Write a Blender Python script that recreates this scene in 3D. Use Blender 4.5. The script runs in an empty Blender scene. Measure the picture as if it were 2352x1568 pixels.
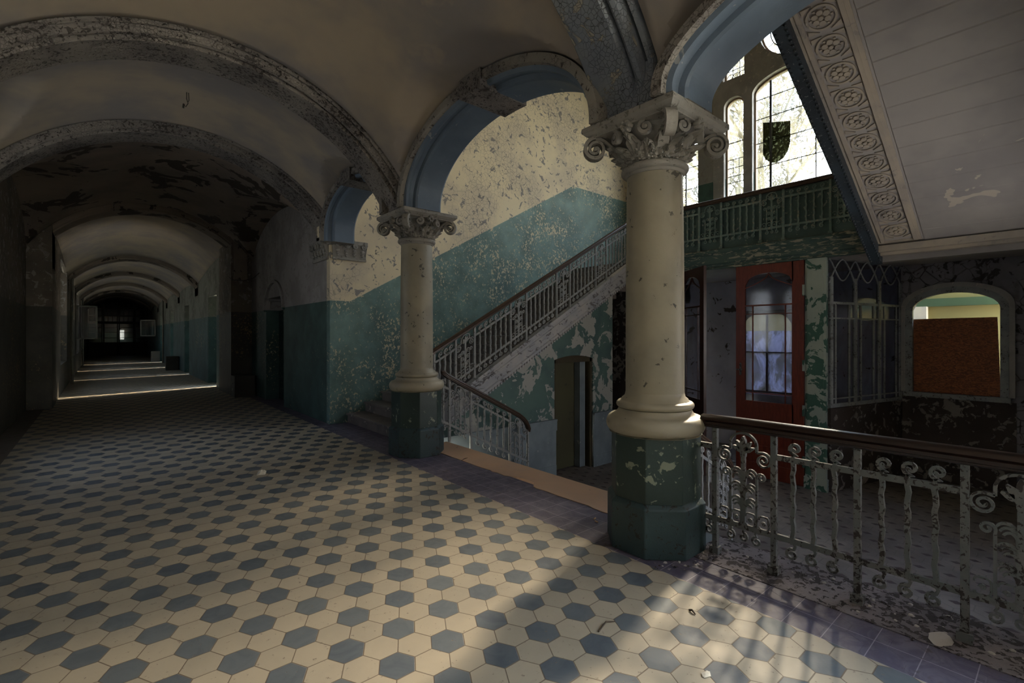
import bpy, math, random
from mathutils import Vector, Matrix
random.seed(7)
C = bpy.context.scene.collection
SC = bpy.context.scene
PI = math.pi
sin, cos, sqrt = math.sin, math.cos, math.sqrt

# ------------------------------------------------------------------ camera
cam = bpy.data.cameras.new('camera'); camo = bpy.data.objects.new('camera', cam); C.objects.link(camo)
cam.sensor_width = 36.0; cam.lens = 1103.0 * 36.0 / 2352.0; cam.shift_y = -14.0 / 2352.0; cam.clip_start = 0.05; cam.clip_end = 300
camo.location = (0, 0, 1.5); camo.rotation_euler = (math.radians(90), 0, -math.atan2(941, 1103))
SC.camera = camo
# ------------------------------------------------------------------ colour management
SC.view_settings.view_transform = 'Standard'; SC.view_settings.look = 'None'
SC.view_settings.exposure = 0.0; SC.view_settings.gamma = 1.0; SC.view_settings.use_curve_mapping = False
SC.cycles.max_bounces = 6; SC.cycles.diffuse_bounces = 4; SC.cycles.glossy_bounces = 3; SC.cycles.transmission_bounces = 5; SC.cycles.transparent_max_bounces = 8
SC.cycles.caustics_reflective = False; SC.cycles.caustics_refractive = False; SC.cycles.use_adaptive_sampling = True; SC.cycles.adaptive_threshold = 0.1; SC.cycles.adaptive_min_samples = 24
# ------------------------------------------------------------------ sky, sun, daylight
WORLD_S = 21.0
w = bpy.data.worlds.new('sky'); SC.world = w; w.use_nodes = True
wn = w.node_tree; wn.nodes.clear()
wo = wn.nodes.new('ShaderNodeOutputWorld'); wb = wn.nodes.new('ShaderNodeBackground')
tc = wn.nodes.new('ShaderNodeTexCoord'); sp = wn.nodes.new('ShaderNodeSeparateXYZ'); cr = wn.nodes.new('ShaderNodeValToRGB')
wn.links.new(tc.outputs['Generated'], sp.inputs[0]); wn.links.new(sp.outputs[2], cr.inputs[0])
cr.color_ramp.elements[0].position = 0.0; cr.color_ramp.elements[0].color = (0.95, 0.90, 0.74, 1)
cr.color_ramp.elements[1].position = 0.7; cr.color_ramp.elements[1].color = (0.62, 0.78, 1.0, 1)
wn.links.new(cr.outputs[0], wb.inputs[0]); wb.inputs[1].default_value = WORLD_S
wn.links.new(wb.outputs[0], wo.inputs[0])
sun = bpy.data.lights.new('sun', 'SUN'); suno = bpy.data.objects.new('sun', sun); C.objects.link(suno)
sun.energy = 20.0; sun.color = (1.0, 0.82, 0.58); sun.angle = math.radians(6.0)
SUNDIR = Vector((-1.0, -0.23, -0.66)).normalized()
suno.rotation_euler = SUNDIR.to_track_quat('-Z', 'Y').to_euler(); suno.location = (20, 8, 14)
def portal(name, loc, direction, sx, sy):
    l = bpy.data.lights.new(name, 'AREA'); o = bpy.data.objects.new(name, l); C.objects.link(o)
    l.shape = 'RECTANGLE'; l.size = sx; l.size_y = sy; l.cycles.is_portal = True
    o.location = loc; o.rotation_euler = Vector(direction).to_track_quat('-Z', 'Y').to_euler()
portal('portal_stair_window', (11.75, 3.96, 6.6), (-1, 0, 0), 7.2, 5.6)
portal('portal_porch_window', (11.75, 3.9, 1.2), (-1, 0, 0), 6.4, 2.4)
portal('portal_side', (-1.7, -3.4, 2.0), (1, 0, 0), 1.6, 2.8)
portal('portal_side_near', (-1.7, 1.2, 2.3), (1, 0, 0), 1.4, 2.0)
portal('portal_side_mid', (-1.7, 7.4, 2.1), (1, 0, 0), 1.8, 2.5)
portal('portal_hall_side', (6.2, -.75, 1.3), (0, 1, 0), 3.0, 2.2)
portal('portal_far_side', (-1.4, 25.0, 2.2), (1, 0, 0), 18.0, 2.8)

# ------------------------------------------------------------------ node expressions
class S:
    def __init__(s, nt, so): s.nt = nt; s.so = so
    def _m(s, op, *o, clamp=False):
        n = s.nt.nodes.new('ShaderNodeMath'); n.operation = op; n.use_clamp = clamp
        for i, x in enumerate((s,) + o):
            if isinstance(x, S): s.nt.links.new(x.so, n.inputs[i])
            else: n.inputs[i].default_value = x
        return S(s.nt, n.outputs[0])
    def __add__(s, o): return s._m('ADD', o)
    __radd__ = __add__
    def __sub__(s, o): return s._m('SUBTRACT', o)
    def __rsub__(s, o): return s._m('MULTIPLY', -1.0) + o
    def __mul__(s, o): return s._m('MULTIPLY', o)
    __rmul__ = __mul__
    def __truediv__(s, o): return s._m('DIVIDE', o)
    def abs(s): return s._m('ABSOLUTE')
    def floor(s): return s._m('FLOOR')
    def round(s): return s._m('ROUND')
    def max(s, o): return s._m('MAXIMUM', o)
    def min(s, o): return s._m('MINIMUM', o)
    def lt(s, o): return s._m('LESS_THAN', o)
    def gt(s, o): return s._m('GREATER_THAN', o)
    def mod(s, o): return s._m('FLOORED_MODULO', o)
    def pow(s, o): return s._m('POWER', o)
    def clamp(s): return s._m('ADD', 0.0, clamp=True)
    def step(s, a, b):                     # smooth 0..1 between a and b
        n = s.nt.nodes.new('ShaderNodeMapRange'); n.interpolation_type = 'SMOOTHSTEP'
        s.nt.links.new(s.so, n.inputs[0]); n.inputs[1].default_value = a; n.inputs[2].default_value = b
        if a > b:
            n.inputs[1].default_value = b; n.inputs[2].default_value = a; n.inputs[3].default_value = 1; n.inputs[4].default_value = 0
        return S(s.nt, n.outputs[0])
class M:
    def __init__(s, name):
        s.m = bpy.data.materials.new(name); s.m.use_nodes = True; s.nt = s.m.node_tree
        s.b = s.nt.nodes['Principled BSDF']; s.out = s.nt.nodes['Material Output']
        g = s.nt.nodes.new('ShaderNodeNewGeometry'); s.pos = g.outputs['Position']; s.nrm = g.outputs['Normal']
    def xyz(s, v=None):
        n = s.nt.nodes.new('ShaderNodeSeparateXYZ'); s.nt.links.new(v or s.pos, n.inputs[0])
        return [S(s.nt, n.outputs[i]) for i in range(3)]
    def comb(s, x, y, z):
        n = s.nt.nodes.new('ShaderNodeCombineXYZ')
        for i, a in enumerate((x, y, z)):
            if isinstance(a, S): s.nt.links.new(a.so, n.inputs[i])
            else: n.inputs[i].default_value = a
        return n.outputs[0]
    def vscale(s, sc, v=None):
        n = s.nt.nodes.new('ShaderNodeVectorMath'); n.operation = 'MULTIPLY'
        s.nt.links.new(v or s.pos, n.inputs[0]); n.inputs[1].default_value = sc
        return n.outputs[0]
    def noise(s, scale, detail=4, rough=.55, dist=0.0, v=None, stretch=None):
        n = s.nt.nodes.new('ShaderNodeTexNoise'); v = v or s.pos
        if stretch: v = s.vscale(stretch, v)
        s.nt.links.new(v, n.inputs['Vector']); n.inputs['Scale'].default_value = scale
        n.inputs['Detail'].default_value = min(detail, 4); n.inputs['Roughness'].default_value = rough; n.inputs['Distortion'].default_value = dist
        return S(s.nt, n.outputs[0])
    def vor(s, scale, feature='F1', v=None, rnd=1.0):
        n = s.nt.nodes.new('ShaderNodeTexVoronoi'); n.feature = feature
        s.nt.links.new(v or s.pos, n.inputs['Vector']); n.inputs['Scale'].default_value = scale; n.inputs['Randomness'].default_value = rnd
        return S(s.nt, n.outputs['Distance'])
    def white(s, v):
        n = s.nt.nodes.new('ShaderNodeTexWhiteNoise'); s.nt.links.new(v, n.inputs['Vector']); return S(s.nt, n.outputs['Value'])
    def mix(s, a, b, f):
        n = s.nt.nodes.new('ShaderNodeMix'); n.data_type = 'RGBA'
        if isinstance(f, S): s.nt.links.new(f.so, n.inputs[0])
        else: n.inputs[0].default_value = f
        for k, x in ((6, a), (7, b)):
            if isinstance(x, tuple): n.inputs[k].default_value = x + (1,)
            else: s.nt.links.new(x, n.inputs[k])
        return n.outputs[2]
    def hsvmul(s, col, val):
        n = s.nt.nodes.new('ShaderNodeHueSaturation'); s.nt.links.new(col, n.inputs['Color'])
        if isinstance(val, S): s.nt.links.new(val.so, n.inputs['Value'])
        else: n.inputs['Value'].default_value = val
        return n.outputs[0]
    def done(s, col, rough=.7, h=None, bump=.3, dist=.01, metal=0.0, spec=None):
        if isinstance(col, tuple): s.b.inputs['Base Color'].default_value = col + (1,)
        else: s.nt.links.new(col, s.b.inputs['Base Color'])
        if isinstance(rough, S): s.nt.links.new(rough.so, s.b.inputs['Roughness'])
        else: s.b.inputs['Roughness'].default_value = rough
        s.b.inputs['Metallic'].default_value = metal
        if spec is not None: s.b.inputs['Specular IOR Level'].default_value = spec
        if h is not None:
            n = s.nt.nodes.new('ShaderNodeBump'); n.inputs['Strength'].default_value = bump; n.inputs['Distance'].default_value = dist
            s.nt.links.new(h.so, n.inputs['Height']); s.nt.links.new(n.outputs[0], s.b.inputs['Normal'])
        return s.m

CREAM = (.62, .54, .39); GREYP = (.30, .28, .25); TEAL = (.085, .17, .15); TEALD = (.05, .105, .10)

def peel(name, base, var, flake, amount=.5, scale=9, big=1.3, rough=.65, crack=0.0, bump=.4, stretch=None, soft=.03, dirt=(.05, .04, .035), dirtamt=.0, metal=0):
    m = M(name)
    n1 = m.noise(big, 5, .6); n2 = m.noise(scale, 8, .62, .6, stretch=stretch); n3 = m.noise(scale * 6, 4)
    c = m.mix(base, var, n1.step(.35, .65))
    mask = (n2 + (n1 - .5) * .35).step(amount, amount + soft)
    c = m.mix(c, flake, mask)
    h = n3 * .3 - mask * .8 + n2 * .3
    if dirtamt > 0:
        d = m.noise(big * 3.1, 7, .7, 1.0).step(1 - dirtamt, 1.02 - dirtamt)
        c = m.mix(c, dirt, d); h = h - d * .5
    if crack > 0:
        v = m.vor(crack, 'DISTANCE_TO_EDGE', v=None)
        e = v.step(0.05, 0.0) * m.noise(2.0, 3).step(.35, .6)
        c = m.mix(c, dirt, e * .75); h = h - e * 1.2
    return m.done(c, rough, h, bump, .012, metal)

def dado_wall(name, ramp=False, upper=CREAM, uvar=(.38, .35, .31), lower=TEAL, lvar=TEALD, flake=(.50, .45, .30), h0=2.09, uamt=.56, lamt=.60, upscale=7):
    m = M(name); x, y, z = m.xyz()
    n1 = m.noise(1.1, 5, .6); n2 = m.noise(upscale, 9, .65, .8); n3 = m.noise(60, 4); n4 = m.noise(24, 9, .68, .4, stretch=(1, 1, .8)); n5 = m.noise(.55, 3)
    hh = h0 + ((((x - 3.27) * .552).max(0.0)).min(3.14)) if ramp else None
    up = m.mix(upper, uvar, n1.step(.42, .62))
    um = n2.step(uamt, uamt + .03); up = m.mix(up, (.27, .25, .23), um)
    vc = m.vor(11, 'DISTANCE_TO_EDGE').step(.04, .0) * n5.step(.45, .6); up = m.mix(up, (.13, .12, .11), vc * .8)
    lo = m.mix(lower, lvar, n1.step(.35, .65)); lo = m.hsvmul(lo, m.noise(3.3, 6).step(.2, .9) * .6 + .7)
    lm = (n4 + (n5 - .5) * .45 + (m.noise(2.1, 2) - .5) * .25).step(lamt, lamt + .02); lo = m.mix(lo, flake, lm)
    edge = z + (n4 - .5) * .012
    f = (edge - hh).lt(0.0) if ramp else edge.lt(h0)
    c = m.mix(up, lo, f)
    h = n3 * .25 - um * .5 - lm * .7 - vc * .8 + n2 * .4
    return m.done(c, (f * -.25 + .85), h, .45, .014)

def hexfloor():
    m = M('hex_tiles'); x, y, z = m.xyz()
    R3 = sqrt(3)
    px = (x - 1.02) / .1559; py = (y - 2.0) / .1667
    ax = px.mod(R3) - R3 / 2; ay = py.mod(1.0) - .5            # cell centres at odd halves
    bx = (px + R3 / 2).mod(R3) - R3 / 2; by = (py + .5).mod(1.0) - .5
    la = ax * ax + ay * ay; lb = bx * bx + by * by
    f = lb.lt(la)
    gx = ax + (bx - ax) * f; gy = ay + (by - ay) * f
    cx = px - gx; cy = py - gy
    d = gy.abs().max(gx.abs() * (R3 / 2) + gy.abs() * .5)
    k = (cy * 2).round()
    blue = ((k + 3000).mod(3.0)).lt(.5)
    mar = x.gt(-.90) * x.lt(2.71)
    rnd = m.white(m.comb((cx * 3).round(), k, 0.0)); rnd2 = m.white(m.comb(k, (cx * 3).round(), 5.0))
    n1 = m.noise(2.0, 6, .65, .5); n2 = m.noise(30, 6, .7); n3 = m.noise(7, 7, .6, 1.2)
    cream = m.mix((.43, .36, .26), (.345, .295, .22), (rnd * .6 + n1.step(.35, .7) * .5).clamp())
    bl = m.mix((.135, .15, .155), (.085, .10, .115), (rnd2 * .7 + n3.step(.4, .7) * .4).clamp())
    c = m.mix(cream, bl, blue)
    gr = d.step(.478, .492)
    c = m.mix(c, (.16, .12, .085), gr)
    spots = n2.step(.635, .67); c = m.mix(c, (.16, .13, .10), spots * .75)
    dirt = n3.step(.62, .75) * n1.step(.45, .6); c = m.mix(c, (.22, .18, .14), dirt * .55)
    # purple square tile strip
    s = .18; ex = ((x - 2.71) / s).mod(1.0); ey = ((y - .1) / s).mod(1.0)
    ge = ((ex - .5).abs().max((ey - .5).abs())).step(.484, .494)
    pr = m.mix((.085, .072, .11), (.14, .122, .155), m.noise(6, 8, .7, 1.0).step(.4, .65))
    pr = m.mix(pr, (.40, .36, .40), ge * .7)
    pr = m.mix(pr, (.07, .055, .06), m.noise(3.4, 7, .75).step(.60, .68))
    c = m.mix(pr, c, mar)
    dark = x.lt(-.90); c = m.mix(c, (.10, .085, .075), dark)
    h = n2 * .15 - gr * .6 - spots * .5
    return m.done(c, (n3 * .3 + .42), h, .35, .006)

def lowerfloor():
    m = M('hall_tiles'); x, y, z = m.xyz(); R3 = sqrt(3)
    px = (x - 7.02) / .25; py = (y - 2.48) / .25
    bx = (px + R3 / 2).mod(R3) - R3 / 2; by = (py + .5).mod(1.0) - .5
    ax = px.mod(R3) - R3 / 2; ay = py.mod(1.0) - .5
    f = (bx * bx + by * by).lt(ax * ax + ay * ay)
    gx = ax + (bx - ax) * f; gy = ay + (by - ay) * f
    dd = (gx.abs() / .17 + gy.abs() / .26).step(1.0, .92)
    d = gy.abs().max(gx.abs() * (R3 / 2) + gy.abs() * .5).step(.47, .49)
    n1 = m.noise(1.6, 6, .6); n2 = m.noise(20, 6, .7)
    c = m.mix((.20, .18, .16), (.13, .115, .105), n1.step(.35, .65))
    c = m.mix(c, (.10, .09, .08), d * .5); c = m.mix(c, (.055, .04, .04), dd)
    c = m.mix(c, (.4, .36, .3), n2.step(.68, .72) * .6)
    return m.done(c, .6, n2 - d, .25, .006)

MAT = {}
MAT['floor'] = hexfloor(); MAT['lower_floor'] = lowerfloor()
MAT['stair_wall'] = dado_wall('stair_wall_paint', True, upper=(.76, .65, .45), uvar=(.64, .55, .41), lower=(.165, .265, .24), lvar=(.095, .17, .165), flake=(.62, .55, .37), uamt=.58)
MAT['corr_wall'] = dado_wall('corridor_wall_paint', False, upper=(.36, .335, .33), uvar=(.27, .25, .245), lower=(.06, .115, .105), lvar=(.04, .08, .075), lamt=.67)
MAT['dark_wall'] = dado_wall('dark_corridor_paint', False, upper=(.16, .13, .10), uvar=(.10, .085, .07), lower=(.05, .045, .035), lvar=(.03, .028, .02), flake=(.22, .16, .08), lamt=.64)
MAT['far_wall'] = dado_wall('far_wall_paint', False, upper=(.22, .23, .195), uvar=(.14, .14, .12), lower=(.06, .115, .12), lvar=(.04, .08, .085), lamt=.68)
MAT['landing_wall'] = dado_wall('landing_wall_paint', False, upper=(.30, .29, .27), h0=5.26, lower=(.05, .12, .10), lvar=(.04, .09, .08), lamt=.70)
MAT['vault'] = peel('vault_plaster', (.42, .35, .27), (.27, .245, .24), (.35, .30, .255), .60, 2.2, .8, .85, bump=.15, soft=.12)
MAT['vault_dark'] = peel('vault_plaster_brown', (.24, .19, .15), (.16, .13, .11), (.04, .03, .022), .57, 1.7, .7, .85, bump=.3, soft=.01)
MAT['rib'] = peel('rib_flaking_paint', (.27, .245, .225), (.18, .165, .16), (.06, .052, .048), .56, 30, 2.2, .8, crack=40, bump=.8)
MAT['archface'] = peel('arch_face_plaster', (.30, .28, .25), (.20, .185, .175), (.07, .06, .055), .58, 26, 2.0, .8, crack=26, bump=.6)
MAT['rib_blue'] = peel('rib_crackled_paint', (.21, .23, .245), (.14, .16, .20), (.27, .255, .215), .62, 6, 1.6, .7, crack=30, bump=.8)
MAT['blue'] = peel('blue_soffit_paint', (.15, .20, .265), (.11, .15, .21), (.28, .30, .32), .69, 9, 1.5, .55, bump=.25)
MAT['col'] = peel('column_paint', (.36, .32, .235), (.27, .245, .19), (.08, .075, .06), .645, 13, 2.0, .5, bump=.25, dirtamt=.0)
MAT['capital'] = peel('capital_stone_paint', (.33, .31, .28), (.24, .23, .215), (.15, .14, .125), .60, 22, 3, .7, bump=.5)
MAT['plinth'] = peel('plinth_green_paint', (.018, .036, .030), (.028, .052, .046), (.24, .27, .20), .615, 11, 1.4, .42, bump=.3)
MAT['plinth_low'] = peel('plinth_teal_paint', (.035, .065, .068), (.025, .048, .052), (.02, .02, .018), .57, 20, 1.8, .45, bump=.4)
MAT['iron'] = peel('iron_flaking_paint', (.115, .13, .127), (.165, .165, .155), (.03, .022, .018), .55, 34, 6, .55, bump=.6)
MAT['iron_light'] = peel('pale_iron_paint', (.23, .24, .24), (.31, .31, .29), (.08, .07, .065), .61, 34, 6, .55, bump=.6)
MAT['iron_green'] = peel('iron_green_paint', (.15, .225, .20), (.20, .28, .25), (.34, .32, .25), .57, 30, 5, .55, bump=.6)
MAT['greenboard'] = peel('green_board', (.075, .13, .12), (.055, .10, .095), (.24, .27, .235), .62, 12, 1.8, .5, bump=.3)
MAT['fascia'] = peel('fascia_green_paint', (.075, .125, .11), (.05, .09, .085), (.36, .34, .27), .55, 18, 1.5, .6, bump=.6, stretch=(1, .35, 1.6))
MAT['stringer'] = peel('stringer_paint', (.42, .40, .38), (.30, .31, .33), (.13, .12, .12), .58, 16, 2, .6, bump=.5, stretch=(.6, 1, .9))
MAT['understair'] = peel('understair_paint', (.085, .15, .13), (.06, .105, .105), (.34, .34, .31), .51, 3.4, 1.5, .6, bump=.6, soft=.008)
MAT['ledge'] = peel('ledge_paint', (.20, .24, .26), (.14, .17, .19), (.34, .36, .36), .66, 9, 1.8, .6, bump=.4)
MAT['soffit'] = peel('soffit_plaster', (.36, .335, .315), (.27, .25, .25), (.47, .42, .36), .66, 1.6, .9, .8, bump=.12, soft=.01)
MAT['relief'] = peel('relief_plaster', (.44, .38, .30), (.35, .31, .27), (.30, .27, .24), .62, 8, 2, .75, bump=.2)
MAT['stringer_dark'] = peel('dark_blue_stringer', (.035, .05, .065), (.025, .032, .04), (.16, .17, .17), .64, 26, 2, .5, bump=.7)
MAT['stonewall'] = peel('crumbling_plaster', (.24, .23, .26), (.17, .16, .18), (.05, .045, .045), .56, 5, 1.2, .85, bump=.8, crack=5, dirtamt=.35, dirt=(.06, .045, .04))
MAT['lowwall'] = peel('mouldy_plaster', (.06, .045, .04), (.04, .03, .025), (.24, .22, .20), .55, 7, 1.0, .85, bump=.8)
MAT['porch'] = peel('porch_plaster', (.55, .59, .72), (.42, .45, .58), (.07, .06, .06), .63, 4.5, 1.0, .7, bump=.3)
MAT['postgreen'] = peel('post_peeling_paint', (.40, .46, .40), (.32, .38, .34), (.05, .13, .10), .50, 4.0, 1.3, .55, bump=.4, soft=.01)
MAT['lattice'] = peel('lattice_paint', (.34, .36, .36), (.24, .26, .27), (.08, .07, .065), .60, 28, 4, .6, bump=.5)
MAT['step'] = peel('step_stone', (.17, .14, .12), (.10, .085, .08), (.36, .31, .25), .64, 14, 2, .6, bump=.3)
MAT['orange'] = peel('worn_lino', (.58, .36, .22), (.52, .34, .22), (.35, .22, .14), .66, 10, 1.8, .7, bump=.15, soft=.08)
MAT['debris'] = peel('debris_screed', (.26, .23, .24), (.16, .14, .15), (.05, .04, .04), .52, 22, 3, .9, bump=1.0)
MAT['stonewin'] = peel('window_stone_tracery', (.42, .40, .39), (.32, .31, .30), (.5, .46, .42), .62, 10, 2, .8, bump=.4)
MAT['winwood'] = peel('window_wood', (.30, .20, .12), (.22, .15, .10), (.40, .34, .24), .64, 14, 3, .6, bump=.3)
MAT['lead'] = M('lead_came').done((.05, .045, .04), .5)
MAT['olive'] = peel('olive_door_paint', (.085, .08, .04), (.07, .065, .035), (.05, .045, .03), .66, 6, 1, .5, bump=.1)
MAT['brownframe'] = peel('brown_door_frame', (.06, .048, .025), (.045, .035, .02), (.2, .18, .13), .70, 20, 2, .5, bump=.2)
MAT['white_iron'] = peel('white_sash_paint', (.5, .5, .46), (.38, .37, .34), (.12, .1, .08), .66, 20, 3, .5, bump=.3)
MAT['dark'] = M('dark_void').done((.015, .012, .01), .9)
MAT['outer'] = M('outer_masonry').done((.08, .07, .06), .9)
MAT['hallroof'] = peel('hall_plaster', (.52, .45, .32), (.42, .36, .27), (.3, .27, .22), .62, 4, 1, .8, bump=.2)
MAT['box'] = peel('dark_box_paint', (.045, .04, .032), (.03, .026, .02), (.26, .24, .2), .72, 9, 2, .6, bump=.2)
MAT['paper'] = M('paper').done((.6, .55, .45), .8)
MAT['butt'] = M('filter_paper').done((.62, .40, .22), .8)
MAT['twig'] = M('twig_bark').done((.07, .05, .035), .8)
MAT['chip'] = M('plaster_chip').done((.50, .46, .42), .8)
MAT['pipe'] = peel('pipe_paint', (.16, .15, .12), (.10, .09, .075), (.3, .26, .2), .66, 20, 3, .5, bump=.3)
MAT['bark'] = M('bark').done((.05, .045, .03), .9)
MAT['grass'] = peel('grass_ground', (.04, .06, .02), (.07, .07, .03), (.1, .1, .04), .6, 6, 1, .9, bump=.3)
MAT['yellowwall'] = M('pale_yellow_render').done((.17, .145, .055), .9)
MAT['greenpaint'] = M('green_fascia_board').done((.025, .05, .02), .7)

def wood(name, a, b, rough, stretch, sc=9.0, flake=None):
    m = M(name); n = m.noise(sc, 8, .65, 1.5, stretch=stretch); n2 = m.noise(sc * 4, 4, .6, stretch=stretch)
    c = m.mix(a, b, (n * .7 + n2 * .3).step(.35, .65))
    if flake: c = m.mix(c, flake, m.noise(26, 6, .7).step(.68, .72))
    return m.done(c, rough, n2, .2, .004)
MAT['rail'] = wood('dark_handrail_wood', (.028, .012, .008), (.012, .006, .005), .3, (6, 1, 6))
MAT['railx'] = wood('dark_handrail_wood_long', (.085, .050, .032), (.045, .028, .02), .35, (1, 6, 6))
MAT['reddoor'] = wood('red_stained_wood', (.19, .035, .018), (.11, .02, .012), .35, (6, 6, .7), 5, (.12, .03, .02))
MAT['darkdoor'] = wood('dark_stained_wood', (.06, .02, .013), (.035, .014, .01), .35, (6, 6, .7), 5)
MAT['enddoor'] = wood('end_door_wood', (.035, .018, .010), (.02, .011, .007), .5, (6, 6, .7), 5)
def osb():
    m = M('osb_board'); n = m.noise(22, 6, .7, 3.0, stretch=(1, .35, 1.0)); n2 = m.noise(60, 3, .6, 1.0, stretch=(1, .3, 1))
    c = m.mix((.42, .13, .035), (.17, .05, .016), n.step(.42, .56)); c = m.mix(c, (.55, .25, .09), n2.step(.64, .7))
    return m.done(c, .6, n, .4, .006)
MAT['osb'] = osb()
def glass_dirty(name, veil=.45, tint=(.95, .97, 1.0), dirtc=(.30, .29, .24), sc=2.5):
    m = M(name); nt = m.nt; nt.nodes.remove(m.b)
    t = nt.nodes.new('ShaderNodeBsdfTransparent'); t.inputs[0].default_value = tint + (1,)
    tr = nt.nodes.new('ShaderNodeBsdfTranslucent'); tr.inputs[0].default_value = dirtc + (1,)
    n = (m.noise(sc, 7, .7, 1.0, stretch=(1, 1, .45)).step(.35, .72) * veil + .04)
    mx = nt.nodes.new('ShaderNodeMixShader'); nt.links.new(n.so, mx.inputs[0]); nt.links.new(t.outputs[0], mx.inputs[1]); nt.links.new(tr.outputs[0], mx.inputs[2])
    g = nt.nodes.new('ShaderNodeBsdfGlossy'); g.inputs['Roughness'].default_value = .08
    m2 = nt.nodes.new('ShaderNodeMixShader'); m2.inputs[0].default_value = .05
    nt.links.new(mx.outputs[0], m2.inputs[1]); nt.links.new(g.outputs[0], m2.inputs[2]); nt.links.new(m2.outputs[0], m.out.inputs[0])
    return m.m
MAT['glass'] = glass_dirty('dirty_window_glass', .35, (.93, .95, .97), (.30, .28, .20)); MAT['pane'] = glass_dirty('door_glass', .12, (.72, .72, .78))
MAT['sideglass'] = glass_dirty('dimming_side_glass', .3, (.56, .56, .60), (.10, .10, .09))  # dark tint weakens the light of the added hall window
MAT['halfglass'] = glass_dirty('dimming_corridor_glass', .3, (.38, .40, .44), (.12, .12, .12))  # dark tint cuts the daylight of the added corridor windows
MAT['dimglass'] = glass_dirty('dimming_far_glass', .3, (.21, .22, .23), (.10, .10, .09))  # darkest tint, holds daylight in the corridor down
MAT['frosted'] = glass_dirty('frosted_glass', .9, (.5, .52, .6), (.35, .37, .48), 3)
def leafmat():
    m = M('tree_leaf'); n = m.noise(3, 3)
    c = m.mix((.006, .008, .002), (.016, .016, .005), n.step(.3, .7)); return m.done(c, .7)
MAT['leaf'] = leafmat()

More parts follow.
